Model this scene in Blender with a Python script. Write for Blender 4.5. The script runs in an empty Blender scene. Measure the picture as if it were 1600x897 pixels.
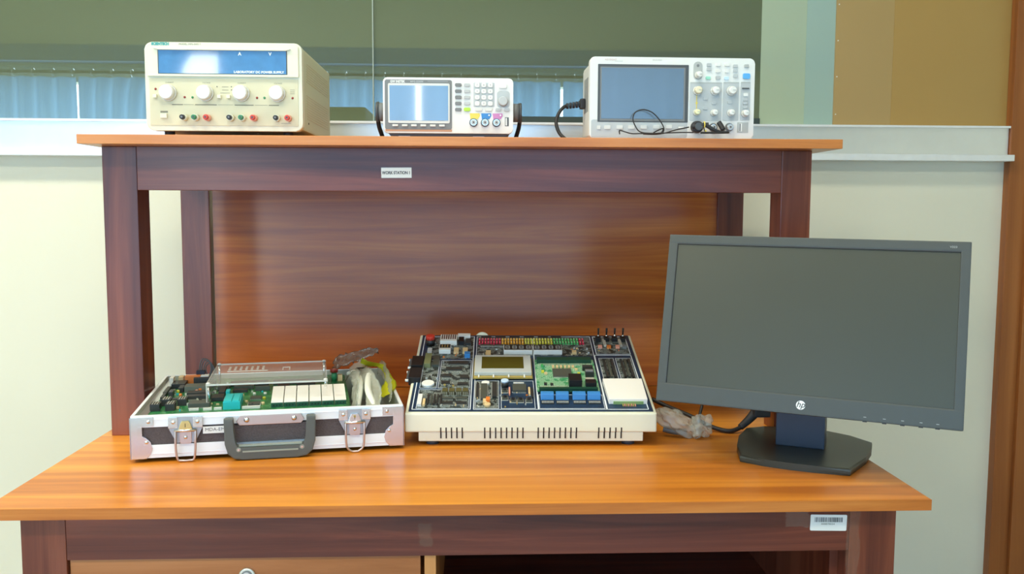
import bpy, bmesh, math, random
from mathutils import Vector, Matrix
from math import radians as rad, sin, cos, pi
random.seed(7)
SC = bpy.context.scene
COL = SC.collection
T0 = 0.75                      # height of the desk top above the floor

# ---------------------------------------------------------------- camera
cam_d = bpy.data.cameras.new('camera'); cam = bpy.data.objects.new('camera', cam_d); COL.objects.link(cam)
cam_d.sensor_width = 36; cam_d.sensor_fit = 'HORIZONTAL'; cam_d.lens = 31.513
cam_d.clip_start = .05; cam_d.clip_end = 60
pitch, roll, yaw = .0884, .0038, .0437
fw = Vector((sin(yaw)*cos(pitch), cos(yaw)*cos(pitch), -sin(pitch)))
rt = Vector((cos(yaw), -sin(yaw), 0)); up = rt.cross(fw)
r2 = rt*cos(roll) + up*sin(roll); u2 = up*cos(roll) - rt*sin(roll)
M = Matrix((r2, u2, -fw)).transposed().to_4x4(); M.translation = Vector((.7589, -1.3838, T0+.4678))
cam.matrix_world = M
SC.camera = cam
# ---------------------------------------------------------------- world, lights, exposure
w = bpy.data.worlds.new('world'); SC.world = w; w.use_nodes = True
w.node_tree.nodes['Background'].inputs[0].default_value = (.8, .9, 1, 1)
w.node_tree.nodes['Background'].inputs[1].default_value = .15
SC.view_settings.view_transform = 'Standard'; SC.view_settings.look = 'None'
SC.view_settings.exposure = -0.32; SC.view_settings.gamma = 1; SC.view_settings.use_curve_mapping = False
def area(name, loc, rot, sx, sy, power, col):
    l = bpy.data.lights.new(name, 'AREA'); l.shape = 'RECTANGLE'; l.size = sx; l.size_y = sy; l.energy = power; l.color = col
    o = bpy.data.objects.new(name, l); COL.objects.link(o); o.location = loc; o.rotation_euler = rot; return o
# daylight outside the curtained window behind the camera
area('daylight', (-.35, -3.55, 1.45), (rad(90), 0, 0), 5.6, 2.3, 600, (.88, .95, 1.0))
# fluorescent ceiling panels
CEIL = 3.0
LIGHTS = [(-1.2, -1.9), (.9, -1.9), (-1.4, -.15), (.7, -.15)]
LP = [46, 34, 62, 26]
for (lx, ly), pw in zip(LIGHTS, LP):
    area('ceiling_lamp', (lx, ly, CEIL-.075), (0, 0, 0), 1.15, .28, pw, (1.0, .93, .74))

# ---------------------------------------------------------------- materials
def new_mat(name):
    m = bpy.data.materials.new(name); m.use_nodes = True
    return m, m.node_tree, m.node_tree.nodes['Principled BSDF']
def mat(name, col, rough=.5, metal=0, spec=.5, coat=0, noise=0, nscale=40, bump=0, bscale=200, alpha=None, trans=0, emit=None, estr=0):
    m, nt, b = new_mat(name)
    b.inputs['Base Color'].default_value = (*col, 1); b.inputs['Roughness'].default_value = rough
    b.inputs['Metallic'].default_value = metal; b.inputs['Specular IOR Level'].default_value = spec
    b.inputs['Coat Weight'].default_value = coat; b.inputs['Transmission Weight'].default_value = trans
    if alpha is not None: b.inputs['Alpha'].default_value = alpha
    if emit: b.inputs['Emission Color'].default_value = (*emit, 1); b.inputs['Emission Strength'].default_value = estr
    tc = nt.nodes.new('ShaderNodeTexCoord')
    if noise:
        n = nt.nodes.new('ShaderNodeTexNoise'); n.inputs['Scale'].default_value = nscale; n.inputs['Detail'].default_value = 4
        nt.links.new(tc.outputs['Object'], n.inputs['Vector'])
        mx = nt.nodes.new('ShaderNodeMix'); mx.data_type = 'RGBA'
        mx.inputs[6].default_value = (*[c*(1-noise) for c in col], 1); mx.inputs[7].default_value = (*[min(1, c*(1+noise)) for c in col], 1)
        nt.links.new(n.outputs['Fac'], mx.inputs[0]); nt.links.new(mx.outputs[2], b.inputs['Base Color'])
    if bump:
        n = nt.nodes.new('ShaderNodeTexNoise'); n.inputs['Scale'].default_value = bscale; n.inputs['Detail'].default_value = 3
        nt.links.new(tc.outputs['Object'], n.inputs['Vector'])
        bp = nt.nodes.new('ShaderNodeBump'); bp.inputs['Strength'].default_value = bump; bp.inputs['Distance'].default_value = .002
        nt.links.new(n.outputs['Fac'], bp.inputs['Height']); nt.links.new(bp.outputs['Normal'], b.inputs['Normal'])
    return m
def wood(name, dark, mid, light, axis=0, scale=1.0, rough=.35, coat=0, wav=.5, spec=.5, seed=0, crough=.15):
    """stretched-noise wood grain along the given axis"""
    m, nt, b = new_mat(name); N = nt.nodes; L = nt.links
    tc = N.new('ShaderNodeTexCoord'); mp = N.new('ShaderNodeMapping')
    s = [26*scale]*3; s[axis] = 1.1*scale
    mp.inputs['Scale'].default_value = s; mp.inputs['Location'].default_value = (seed, seed*1.7, seed*.3)
    L.new(tc.outputs['Object'], mp.inputs['Vector'])
    n1 = N.new('ShaderNodeTexNoise'); n1.inputs['Scale'].default_value = 1; n1.inputs['Detail'].default_value = 7; n1.inputs['Roughness'].default_value = .62; n1.inputs['Distortion'].default_value = wav
    L.new(mp.outputs[0], n1.inputs['Vector'])
    mp2 = N.new('ShaderNodeMapping'); s2 = [5*scale]*3; s2[axis] = .7*scale; mp2.inputs['Scale'].default_value = s2; mp2.inputs['Location'].default_value = (seed*2, 3, seed)
    L.new(tc.outputs['Object'], mp2.inputs['Vector'])
    n2 = N.new('ShaderNodeTexNoise'); n2.inputs['Scale'].default_value = 1; n2.inputs['Detail'].default_value = 3; n2.inputs['Distortion'].default_value = .8
    L.new(mp2.outputs[0], n2.inputs['Vector'])
    mix = N.new('ShaderNodeMix'); mix.data_type = 'FLOAT'; mix.inputs[0].default_value = .48
    L.new(n1.outputs['Fac'], mix.inputs[2]); L.new(n2.outputs['Fac'], mix.inputs[3])
    cr = N.new('ShaderNodeValToRGB'); e = cr.color_ramp.elements
    e[0].position = .39; e[0].color = (*dark, 1); e[1].position = .62; e[1].color = (*light, 1)
    k = e.new(.5); k.color = (*mid, 1)
    L.new(mix.outputs[0], cr.inputs[0]); L.new(cr.outputs[0], b.inputs['Base Color'])
    b.inputs['Roughness'].default_value = rough; b.inputs['Coat Weight'].default_value = coat; b.inputs['Coat Roughness'].default_value = crough
    b.inputs['Specular IOR Level'].default_value = spec*.7
    return m
m_wall = mat('painted_wall', (.75, .74, .595), .6, noise=.03, nscale=3, bump=.15, bscale=60)
m_back = mat('rear_wall_paint', (.55, .53, .38), .7, noise=.05, nscale=2)
m_beam = mat('beam_paint', (.05, .12, .24), .6)
m_ceil = mat('ceiling_paint', (.72, .72, .66), .8)
m_floor = mat('floor_tile', (.42, .38, .32), .35, noise=.1, nscale=5)
m_desk = wood('desk_laminate', (.43, .125, .011), (.62, .21, .020), (.80, .34, .042), 0, .8, .36, coat=.12, wav=.8, crough=.22)
m_deskedge = wood('desk_edge_band', (.38, .105, .016), (.52, .165, .028), (.64, .24, .05), 0, 2.2, .38, wav=.4, seed=4)
m_shelf = wood('shelf_laminate', (.46, .15, .035), (.60, .22, .055), (.70, .30, .09), 0, 2.0, .35, coat=.2, wav=.4, seed=9)
m_panel = wood('back_panel_laminate', (.30, .072, .011), (.45, .125, .016), (.62, .215, .032), 0, .7, .35, coat=.4, wav=1.4, seed=2, crough=.2)
m_dark = wood('stained_frame_wood', (.065, .013, .008), (.13, .030, .016), (.26, .066, .034), 0, .9, .3, coat=.32, wav=1.0, seed=5, crough=.25)
m_darkv = wood('stained_leg_wood', (.085, .018, .010), (.16, .040, .020), (.27, .078, .038), 2, .9, .3, coat=.28, wav=1.0, seed=6, crough=.25)
m_drawer = wood('drawer_front_wood', (.30, .105, .03), (.40, .15, .05), (.48, .20, .075), 0, 1.2, .4, wav=.6, seed=8)
m_light = wood('divider_wood', (.45, .18, .05), (.56, .25, .08), (.62, .30, .1), 2, 1.2, .4, seed=3)
m_post = wood('door_post_wood', (.25, .08, .02), (.33, .115, .028), (.42, .155, .04), 2, .8, .35, wav=.6, seed=11)
m_alu = mat('brushed_aluminium_sill', (.84, .86, .86), .30, metal=.85, noise=.06, nscale=12)
m_alu_lip = mat('aluminium_lip', (.86, .88, .88), .42, metal=.5, noise=.08, nscale=30)
m_reflstrip = mat('dark_reflection_strip', (.03, .05, .045), .5)  # dark green colour stands in for a low reflection in the glass
def glassy(name, base, refl, fac, rough=.01):
    m, nt, b = new_mat(name); N = nt.nodes; L = nt.links
    N.remove(b); out = N['Material Output']
    d = N.new('ShaderNodeBsdfDiffuse'); d.inputs[0].default_value = (*base, 1)
    g = N.new('ShaderNodeBsdfGlossy'); g.inputs[0].default_value = (*refl, 1); g.inputs['Roughness'].default_value = rough
    mx = N.new('ShaderNodeMixShader'); mx.inputs[0].default_value = fac
    L.new(d.outputs[0], mx.inputs[1]); L.new(g.outputs[0], mx.inputs[2]); L.new(mx.outputs[0], out.inputs[0])
    return m
m_glass = glassy('tinted_reflective_glass', (.12, .145, .085), (.70, .92, 1.0), .20)
m_glass2 = glassy('frosted_pane_glass', (.42, .52, .38), (.75, .9, .85), .10, .04)
m_glass3 = glassy('bluish_pane_glass', (.36, .50, .44), (.75, .9, .85), .09, .04)
m_board = mat('brown_hardboard', (.42, .26, .075), .38, noise=.06, nscale=3, spec=.5)
m_boardrefl = mat('brown_hardboard_reflection', (.42, .285, .11), .38, noise=.06, nscale=3, spec=.5)  # same hardboard, with a soft reflection painted in as a paler tone
def curtain_mat():
    m, nt, b = new_mat('blue_curtain_cloth'); N = nt.nodes; L = nt.links; N.remove(b)
    d = N.new('ShaderNodeBsdfDiffuse'); d.inputs[0].default_value = (.22, .40, .60, 1)
    t = N.new('ShaderNodeBsdfTranslucent'); t.inputs[0].default_value = (.17, .31, .46, 1)
    mx = N.new('ShaderNodeMixShader'); mx.inputs[0].default_value = .6
    L.new(d.outputs[0], mx.inputs[1]); L.new(t.outputs[0], mx.inputs[2]); L.new(mx.outputs[0], N['Material Output'].inputs[0])
    return m
m_curtain = curtain_mat()
m_cream = mat('cream_plastic', (.76, .77, .60), .45)
m_psuface = mat('beige_face_plate', (.66, .63, .43), .45)
m_psubody = mat('cream_green_painted_steel', (.60, .64, .44), .5)
m_white = mat('white_plastic', (.80, .82, .78), .4)
m_offwhite = mat('offwhite_plastic', (.70, .72, .68), .4)
m_ltgrey = mat('light_grey_plastic', (.50, .54, .54), .45)
m_grey = mat('grey_plastic', (.20, .215, .215), .5)
m_dkgrey = mat('dark_grey_plastic', (.075, .085, .09), .45)
m_black = mat('black_plastic', (.012, .012, .013), .4)
m_blackm = mat('matt_black_plastic', (.02, .021, .024), .6)
m_rubber = mat('black_rubber', (.014, .013, .013), .55)
m_slot = mat('dark_slot', (.02, .012, .008), .8)
m_teal = mat('teal_print', (.07, .38, .36), .5)
m_print = mat('grey_print', (.22, .21, .15), .6)
m_printd = mat('dark_print', (.05, .05, .055), .6)
m_printw = mat('white_print', (.85, .93, .95), .5)
m_red = mat('red_plastic', (.65, .05, .03), .35)
m_salmon = mat('pale_red_plastic', (.80, .36, .25), .4)
m_dkred = mat('dark_red_lens', (.30, .03, .02), .3)
m_green = mat('green_plastic', (.03, .25, .10), .4)
m_lime = mat('lime_button', (.45, .75, .05), .4)
m_yellow = mat('yellow_plastic', (.82, .66, .10), .4)
m_blue = mat('blue_plastic', (.05, .25, .60), .4)
m_pink = mat('pink_plastic', (.62, .24, .50), .4)
m_brightblue = mat('bright_blue_button', (.12, .45, .85), .35)
m_cyan = mat('cyan_socket', (.02, .50, .52), .4)
m_steel = mat('polished_steel', (.72, .72, .70), .22, metal=1)
m_brass = mat('brass', (.72, .55, .22), .3, metal=1)
m_pinksteel = mat('warm_steel', (.58, .48, .43), .32, metal=.9)
m_caseal = mat('case_aluminium', (.86, .92, .94), .45, metal=.05)
m_casefab = mat('black_pebbled_case_skin', (.085, .07, .07), .6, noise=.35, nscale=300, bump=1, bscale=420)
m_handle = mat('grey_case_handle', (.095, .11, .10), .45)
m_handle2 = mat('pale_grip_groove', (.30, .34, .28), .4)
m_acryl, _nt, _b = new_mat('clear_acrylic')
_b.inputs['Base Color'].default_value = (.9, .95, .95, 1); _b.inputs['Roughness'].default_value = .06; _b.inputs['Alpha'].default_value = .16; _b.inputs['Specular IOR Level'].default_value = .8
m_acryledge = mat('acrylic_edge', (.80, .80, .72), .25, alpha=.75)
m_film = mat('clear_film', (.60, .60, .50), .13, alpha=.42, bump=1, bscale=90, spec=1)
m_filmw = mat('milky_film', (.74, .78, .66), .25, alpha=.55, bump=.8, bscale=50, spec=.8)
m_tape = mat('clear_tape', (.40, .26, .20), .10, alpha=.22, bump=.6, bscale=90, spec=.9)
m_dust = mat('dusty_glue_residue', (.36, .26, .18), .7, alpha=.15, noise=.3, nscale=80)
m_paper = mat('white_paper', (.80, .81, .76), .55)
m_monbez = mat('monitor_bezel', (.050, .060, .056), .42, bump=.12, bscale=900)
m_monscr = mat('matt_lcd_panel', (.045, .050, .032), .36, spec=.5)
m_monneck = mat('monitor_neck', (.016, .030, .058), .4)
m_monbase = mat('monitor_base', (.034, .040, .032), .36)
m_lcdpsu = mat('blue_display_window', (.055, .20, .42), .06, noise=.25, nscale=60, spec=.9, coat=.6)
m_lcdfg = mat('signal_generator_lcd', (.18, .30, .44), .05, spec=1.0, coat=1)
m_lcdsc = mat('oscilloscope_lcd', (.12, .17, .22), .12, spec=.8, coat=.7)
m_pcbg = mat('green_circuit_board', (.015, .20, .075), .35, noise=.5, nscale=140)
m_pcbn = mat('navy_circuit_board', (.012, .035, .075), .35, noise=.35, nscale=160)
m_pcbn2 = mat('dark_speckled_board_area', (.05, .065, .055), .4, noise=.8, nscale=260)
m_chip = mat('chip_black', (.03, .032, .03), .45)
m_chipg = mat('chip_grey', (.07, .08, .065), .45)
m_pin = mat('tinned_pins', (.70, .70, .60), .35, metal=.4)
m_gold = mat('gold_pins', (.75, .55, .15), .35, metal=.5)
m_cap = mat('tan_capacitor', (.72, .55, .28), .4)
m_orange = mat('orange_part', (.75, .22, .04), .4)
m_ledr = mat('red_led', (.48, .02, .05), .25); m_ledo = mat('amber_led', (.72, .34, .03), .25)
m_ledy = mat('yellow_led', (.62, .60, .06), .25); m_ledg = mat('green_led', (.08, .42, .12), .25)
m_lcdg = mat('olive_lcd', (.075, .07, .012), .15)
m_lcdframe = mat('lcd_frame_metal', (.58, .64, .62), .4, metal=.2)
m_yelbag = mat('yellow_film', (.78, .80, .03), .35, bump=.5, bscale=60)
m_whitewire = mat('white_cable', (.82, .86, .76), .4)
m_monlogo = mat('logo_white', (.85, .90, .90), .3)
m_grey_print = mat('pale_grey_print', (.45, .48, .46), .5)

def pcb(name, c0, c1, trace, dot, sc=170, tl=.56, dl=.30):
    """circuit board: mottled solder mask, routed tracks and tinned pads"""
    m, nt, b = new_mat(name); N = nt.nodes; L = nt.links
    tc = N.new('ShaderNodeTexCoord')
    def mixc(f, a, c):
        x = N.new('ShaderNodeMix'); x.data_type = 'RGBA'; L.new(f, x.inputs[0])
        for k, q in ((6, a), (7, c)):
            if isinstance(q, tuple): x.inputs[k].default_value = (*q, 1)
            else: L.new(q, x.inputs[k])
        return x.outputs[2]
    n = N.new('ShaderNodeTexNoise'); n.inputs['Scale'].default_value = sc*.25; n.inputs['Detail'].default_value = 3; L.new(tc.outputs['Object'], n.inputs['Vector'])
    base = mixc(n.outputs['Fac'], c0, c1)
    v = N.new('ShaderNodeTexVoronoi'); v.distance = 'MANHATTAN'; v.feature = 'F1'; v.inputs['Scale'].default_value = sc; L.new(tc.outputs['Object'], v.inputs['Vector'])
    br = N.new('ShaderNodeTexBrick'); br.inputs['Scale'].default_value = sc*.55; br.inputs['Mortar Size'].default_value = .05; br.offset = .37; br.squash = 2.2; br.squash_frequency = 3
    L.new(tc.outputs['Object'], br.inputs['Vector']); 
    n2 = N.new('ShaderNodeTexNoise'); n2.inputs['Scale'].default_value = sc*.3; L.new(tc.outputs['Object'], n2.inputs['Vector'])
    g = N.new('ShaderNodeMath'); g.operation = 'GREATER_THAN'; g.inputs[1].default_value = tl; L.new(n2.outputs['Fac'], g.inputs[0])
    mu = N.new('ShaderNodeMath'); mu.operation = 'MULTIPLY'; L.new(br.outputs['Fac'], mu.inputs[0]); L.new(g.outputs[0], mu.inputs[1])
    c2 = mixc(mu.outputs[0], base, trace)
    l = N.new('ShaderNodeMath'); l.operation = 'LESS_THAN'; l.inputs[1].default_value = dl; L.new(v.outputs['Distance'], l.inputs[0])
    g2 = N.new('ShaderNodeMath'); g2.operation = 'GREATER_THAN'; g2.inputs[1].default_value = .52; L.new(n.outputs['Fac'], g2.inputs[0])
    m2 = N.new('ShaderNodeMath'); m2.operation = 'MULTIPLY'; L.new(l.outputs[0], m2.inputs[0]); L.new(g2.outputs[0], m2.inputs[1])
    L.new(mixc(m2.outputs[0], c2, dot), b.inputs['Base Color']); b.inputs['Roughness'].default_value = .38
    return m
m_pcbg = pcb('green_circuit_board', (.008, .10, .035), (.012, .20, .06), (.10, .36, .14), (.55, .52, .30), 190)
m_pcbn2 = pcb('dark_populated_board_area', (.012, .022, .030), (.05, .065, .055), (.30, .36, .34), (.60, .62, .52), 240, .48, .34)
m_pcbn = pcb('navy_circuit_board', (.008, .022, .050), (.018, .05, .105), (.02, .05, .10), (.02, .05, .10), 200)
m_pcbbright = pcb('bright_green_board', (.03, .22, .08), (.06, .34, .15), (.40, .62, .42), (.65, .72, .50), 230, .45, .36)
# ---------------------------------------------------------------- mesh helpers
class B:
    def __init__(s): s.bm = bmesh.new(); s.mats = []
    def mi(s, m):
        if m not in s.mats: s.mats.append(m)
        return s.mats.index(m)
    def _fin(s, geo_faces, m, smooth=False):
        i = s.mi(m)
        for f in geo_faces: f.material_index = i; f.smooth = smooth
    def box(s, x0, x1, y0, y1, z0, z1, m, bev=0, seg=2, top=None):
        """top=(dx,dy): shrink of the top face"""
        n0 = set(s.bm.faces)
        dx, dy = top or (0, 0)
        P = [(x0,y0,z0),(x1,y0,z0),(x1,y1,z0),(x0,y1,z0),(x0+dx,y0+dy,z1),(x1-dx,y0+dy,z1),(x1-dx,y1-dy,z1),(x0+dx,y1-dy,z1)]
        v = [s.bm.verts.new(p) for p in P]
        fs = [s.bm.faces.new([v[i] for i in q]) for q in ((3,2,1,0),(4,5,6,7),(0,1,5,4),(1,2,6,5),(2,3,7,6),(3,0,4,7))]
        if bev:
            es = list({e for f in fs for e in f.edges})
            bmesh.ops.bevel(s.bm, geom=es, offset=bev, segments=seg, affect='EDGES', profile=.7)
        s._fin([f for f in s.bm.faces if f not in n0], m)
        return s
    def prism(s, pts, a0, a1, m, ax=2, bev=0, seg=2, smooth=False, capbev=False):
        """pts polygon (u,v) extruded along axis ax from a0 to a1.  ax=2:(x,y) ax=1:(x,z) ax=0:(y,z)"""
        n0 = set(s.bm.faces)
        def P(u, v, a): return (u, v, a) if ax == 2 else ((u, a, v) if ax == 1 else (a, u, v))
        A = [s.bm.verts.new(P(u, v, a0)) for u, v in pts]; C = [s.bm.verts.new(P(u, v, a1)) for u, v in pts]
        n = len(pts); fa = s.bm.faces.new(A); fb = s.bm.faces.new(C[::-1]); fs = [fa, fb]
        for i in range(n): fs.append(s.bm.faces.new((A[i], C[i], C[(i+1) % n], A[(i+1) % n])))
        if bev:
            es = list({e for f in fs for e in f.edges}) if capbev is False else list(set(fa.edges) | set(fb.edges))
            bmesh.ops.bevel(s.bm, geom=es, offset=bev, segments=seg, affect='EDGES', profile=.6)
        nf = [f for f in s.bm.faces if f not in n0]
        bmesh.ops.recalc_face_normals(s.bm, faces=nf)
        s._fin(nf, m, smooth)
        return s
    def cyl(s, c, r, h, m, ax=2, seg=20, r2=None, smooth=True, bev=0):
        """centre of the base c, extends h along +ax"""
        n0 = set(s.bm.faces); r2 = r if r2 is None else r2
        def P(a, rr, t):
            u, v = rr*cos(a), rr*sin(a)
            return (c[0]+u, c[1]+v, c[2]+t) if ax == 2 else ((c[0]+u, c[1]+t, c[2]+v) if ax == 1 else (c[0]+t, c[1]+u, c[2]+v))
        prof = [(r, 0), (r2, h)]
        if bev: 
            sg = 1 if h > 0 else -1
            prof = [(r, 0), (r2, h-bev*sg), (r2-bev*.3, h-bev*.3*sg), (r2-bev, h)]
        rings = [[s.bm.verts.new(P(2*pi*i/seg, rr, t)) for i in range(seg)] for rr, t in prof]
        fs = [s.bm.faces.new(rings[0]), s.bm.faces.new(rings[-1][::-1])]; side = []
        for a, b in zip(rings, rings[1:]):
            for i in range(seg): side.append(s.bm.faces.new((a[i], b[i], b[(i+1) % seg], a[(i+1) % seg])))
        nf = [f for f in s.bm.faces if f not in n0]
        bmesh.ops.recalc_face_normals(s.bm, faces=nf)
        s._fin(fs, m, False); s._fin(side, m, smooth)
        return s
    def tube(s, pts, r, m, seg=8, smoothpts=True, flat=None):
        if smoothpts: pts = spline(pts)
        pts = [Vector(p) for p in pts]; n0 = set(s.bm.faces); rings = []
        prev = None
        for i, p in enumerate(pts):
            t = (pts[min(i+1, len(pts)-1)] - pts[max(i-1, 0)]).normalized()
            if prev is None:
                a = Vector((0, 0, 1)) if abs(t.z) < .9 else Vector((1, 0, 0)); u = t.cross(a).normalized()
            else:
                u = (prev - t*prev.dot(t)).normalized()
            prev = u; v = t.cross(u)
            rr = r(i/(len(pts)-1)) if callable(r) else r
            rings.append([s.bm.verts.new(p + u*rr*cos(2*pi*k/seg) + v*(flat or 1)*rr*sin(2*pi*k/seg)) for k in range(seg)])
        s.bm.faces.new(rings[0]); s.bm.faces.new(rings[-1][::-1])
        for a, b in zip(rings, rings[1:]):
            for k in range(seg): s.bm.faces.new((a[k], b[k], b[(k+1) % seg], a[(k+1) % seg]))
        nf = [f for f in s.bm.faces if f not in n0]
        bmesh.ops.recalc_face_normals(s.bm, faces=nf); s._fin(nf, m, True)
        return s
    def dome(s, c, r, m, ax=1, sgn=-1, flat=.5, seg=14):
        n0 = set(s.bm.faces); rings = []
        for j in range(5):
            a = j/5*pi/2; rr = r*cos(a); t = sgn*r*flat*sin(a); R = []
            for i in range(seg):
                u, v = rr*cos(2*pi*i/seg), rr*sin(2*pi*i/seg)
                R.append(s.bm.verts.new((c[0]+u, c[1]+t, c[2]+v) if ax == 1 else (c[0]+u, c[1]+v, c[2]+t)))
            rings.append(R)
        tip = s.bm.verts.new((c[0], c[1]+sgn*r*flat, c[2]) if ax == 1 else (c[0], c[1], c[2]+sgn*r*flat))
        s.bm.faces.new(rings[0])
        for a, b in zip(rings, rings[1:]):
            for k in range(seg): s.bm.faces.new((a[k], b[k], b[(k+1) % seg], a[(k+1) % seg]))
        for k in range(seg): s.bm.faces.new((rings[-1][k], tip, rings[-1][(k+1) % seg]))
        nf = [f for f in s.bm.faces if f not in n0]
        bmesh.ops.recalc_face_normals(s.bm, faces=nf); s._fin(nf, m, True)
        return s
    def ob(s, name, parent=None, loc=(0, 0, 0), rot=(0, 0, 0)):
        me = bpy.data.meshes.new(name); s.bm.to_mesh(me); s.bm.free()
        for m in s.mats: me.materials.append(m)
        o = bpy.data.objects.new(name, me); COL.objects.link(o); o.location = loc; o.rotation_euler = rot
        if parent: o.parent = parent
        return o
def spline(P, n=8):
    P = [Vector(p) for p in P]; out = []
    for i in range(len(P)-1):
        p0 = P[max(i-1, 0)]; p1 = P[i]; p2 = P[i+1]; p3 = P[min(i+2, len(P)-1)]
        for k in range(n):
            t = k/n
            out.append(.5*((2*p1) + (p2-p0)*t + (2*p0-5*p1+4*p2-p3)*t*t + (3*p1-p0-3*p2+p3)*t**3))
    out.append(P[-1]); return out
def rr(x0, x1, z0, z1, r, n=5):
    out = []
    for cx, cz, a0 in ((x1-r, z1-r, 0), (x0+r, z1-r, 90), (x0+r, z0+r, 180), (x1-r, z0+r, 270)):
        for k in range(n+1):
            a = rad(a0 + 90*k/n); out.append((cx+r*cos(a), cz+r*sin(a)))
    return out
def thing(name, label, cat, loc=(0, 0, 0), rot=(0, 0, 0), group=None):
    o = bpy.data.objects.new(name, None); COL.objects.link(o); o.location = loc; o.rotation_euler = rot
    o.empty_display_size = .05
    return tag(o, label, cat, group)
def tag(o, label, cat, group=None):
    o['label'] = label; o['category'] = cat
    if group: o['group'] = group
    return o
def struct(o): o['kind'] = 'structure'; return o
def plab(o, l): o['label'] = l; return o
def copyo(src, parent, loc, rot=None):
    c = src.copy(); COL.objects.link(c); c.parent = parent; c.location = loc
    if rot: c.rotation_euler = rot
    return c
def text(s, size, parent, loc, m, rot=(pi/2, 0, 0), name='lettering', bold=0, align='CENTER', sx=1, shear=0):
    cu = bpy.data.curves.new('t', 'FONT'); cu.body = s; cu.size = size; cu.align_x = align; cu.align_y = 'CENTER'
    cu.offset = bold; cu.extrude = .00015; cu.resolution_u = 3; cu.shear = shear
    to = bpy.data.objects.new('t', cu); COL.objects.link(to)
    dg = bpy.context.evaluated_depsgraph_get(); me = bpy.data.meshes.new_from_object(to.evaluated_get(dg))
    bpy.data.objects.remove(to); bpy.data.curves.remove(cu)
    me.name = name; me.materials.clear(); me.materials.append(m)
    for v in me.vertices: v.co.x *= sx
    o = bpy.data.objects.new(name, me); COL.objects.link(o); o.parent = parent; o.location = loc; o.rotation_euler = rot
    return o

# ================================================================ ROOM
WY = 1.15                       # plane of the window behind the desk
XL, XR, YB = -3.3, 3.6, -3.4
o = struct(B().box(XL, XR, YB, WY+.3, -.1, 0, m_floor).ob('floor'))
o = struct(B().box(XL, XR, YB, WY+.3, CEIL, CEIL+.1, m_ceil).ob('ceiling'))
SILLB, SILLT = T0+.603, T0+.700
struct(B().box(XL, XR, WY, WY+.2, 0, SILLB+.04, m_wall).ob('wall_front'))
struct(B().box(XL-.1, XL, YB, WY+.2, 0, CEIL, m_wall).ob('wall_left'))
struct(B().box(XR, XR+.1, YB, WY+.2, 0, CEIL, m_wall).ob('wall_right'))
# rear wall with a long window opening
b = B()
b.box(XL, XR, YB-.15, YB, 0, .30, m_back); b.box(XL, XR, YB-.15, YB, 2.16, CEIL, m_back)
b.box(XL, -3.15, YB-.15, YB, .30, 2.16, m_back); b.box(2.35, XR, YB-.15, YB, .30, 2.16, m_back)
struct(b.ob('wall_back'))
struct(B().box(XL, XR, YB, YB+.14, 2.30, 2.42, m_beam).ob('trim_2'))
# window in front of the desk, seen above the shelf
win = bpy.data.objects.new('window_1', None); COL.objects.link(win); struct(win)
b = B()
b.box(XL, 2.281, WY-.02, WY+.02, SILLB+.015, SILLT, m_alu)
b.box(XL, 2.281, WY-.03, WY+.02, SILLT-.003, SILLT+.003, m_alu_lip)
b.ob('window_frame', win)
b = B(); b.box(XL, 2.281, WY-.055, WY+.01, SILLB, SILLB+.018, m_alu_lip, bev=.002); b.ob('window_sill', win)
b = B(); b.box(XL, .483, WY+.006, WY+.012, SILLT, CEIL, m_glass); plab(b.ob('glass_pane', win), 'dark reflective glass pane on the left')
b = B(); b.box(.4835, 1.5701, WY+.010, WY+.016, SILLT, CEIL, m_glass); plab(b.ob('glass_pane', win), 'dark reflective glass pane in the middle')
b = B(); b.box(.4815, .4845, WY+.003, WY+.010, SILLT, CEIL, mat('pane_edge', (.35, .42, .36), .3)); b.ob('pane_edge', win)
b = B(); b.box(.55, 1.5701, WY+.002, WY+.009, SILLT+.003, SILLT+.022, m_reflstrip); b.ob('reflection_strip', win)  # strip added to imitate the dark reflection along the glass bottom
b = B(); b.box(1.5701, 1.698, WY+.008, WY+.014, SILLT, CEIL, m_glass2); plab(b.ob('frosted_pane', win), 'pale green frosted strip of glass')
b = B(); b.box(1.698, 1.7805, WY+.007, WY+.013, SILLT, CEIL, m_glass3); plab(b.ob('frosted_pane', win), 'pale bluish strip of glass')
b = B(); b.box(1.9462, 2.31, WY+.001, WY+.008, SILLT, CEIL, m_board); b.box(1.7805, 1.9462, WY+.002, WY+.009, SILLT, CEIL, m_boardrefl)  # paler left part is a reflection painted into the sheet colour
for zz in (.035, .14, .24, .34): b.cyl((1.787, WY+.002, SILLT+zz), .0018, -.001, m_white, 1, 8)
b.ob('hardboard_sheet', win)
# wooden door post at the right
b = B(); b.box(2.283, 2.55, WY-.03, WY, 0, CEIL, m_post, bev=.003)
b.box(2.335, 2.60, WY-.045, WY-.03, 0, CEIL, m_post, bev=.003)
struct(b.ob('trim_1'))
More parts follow.
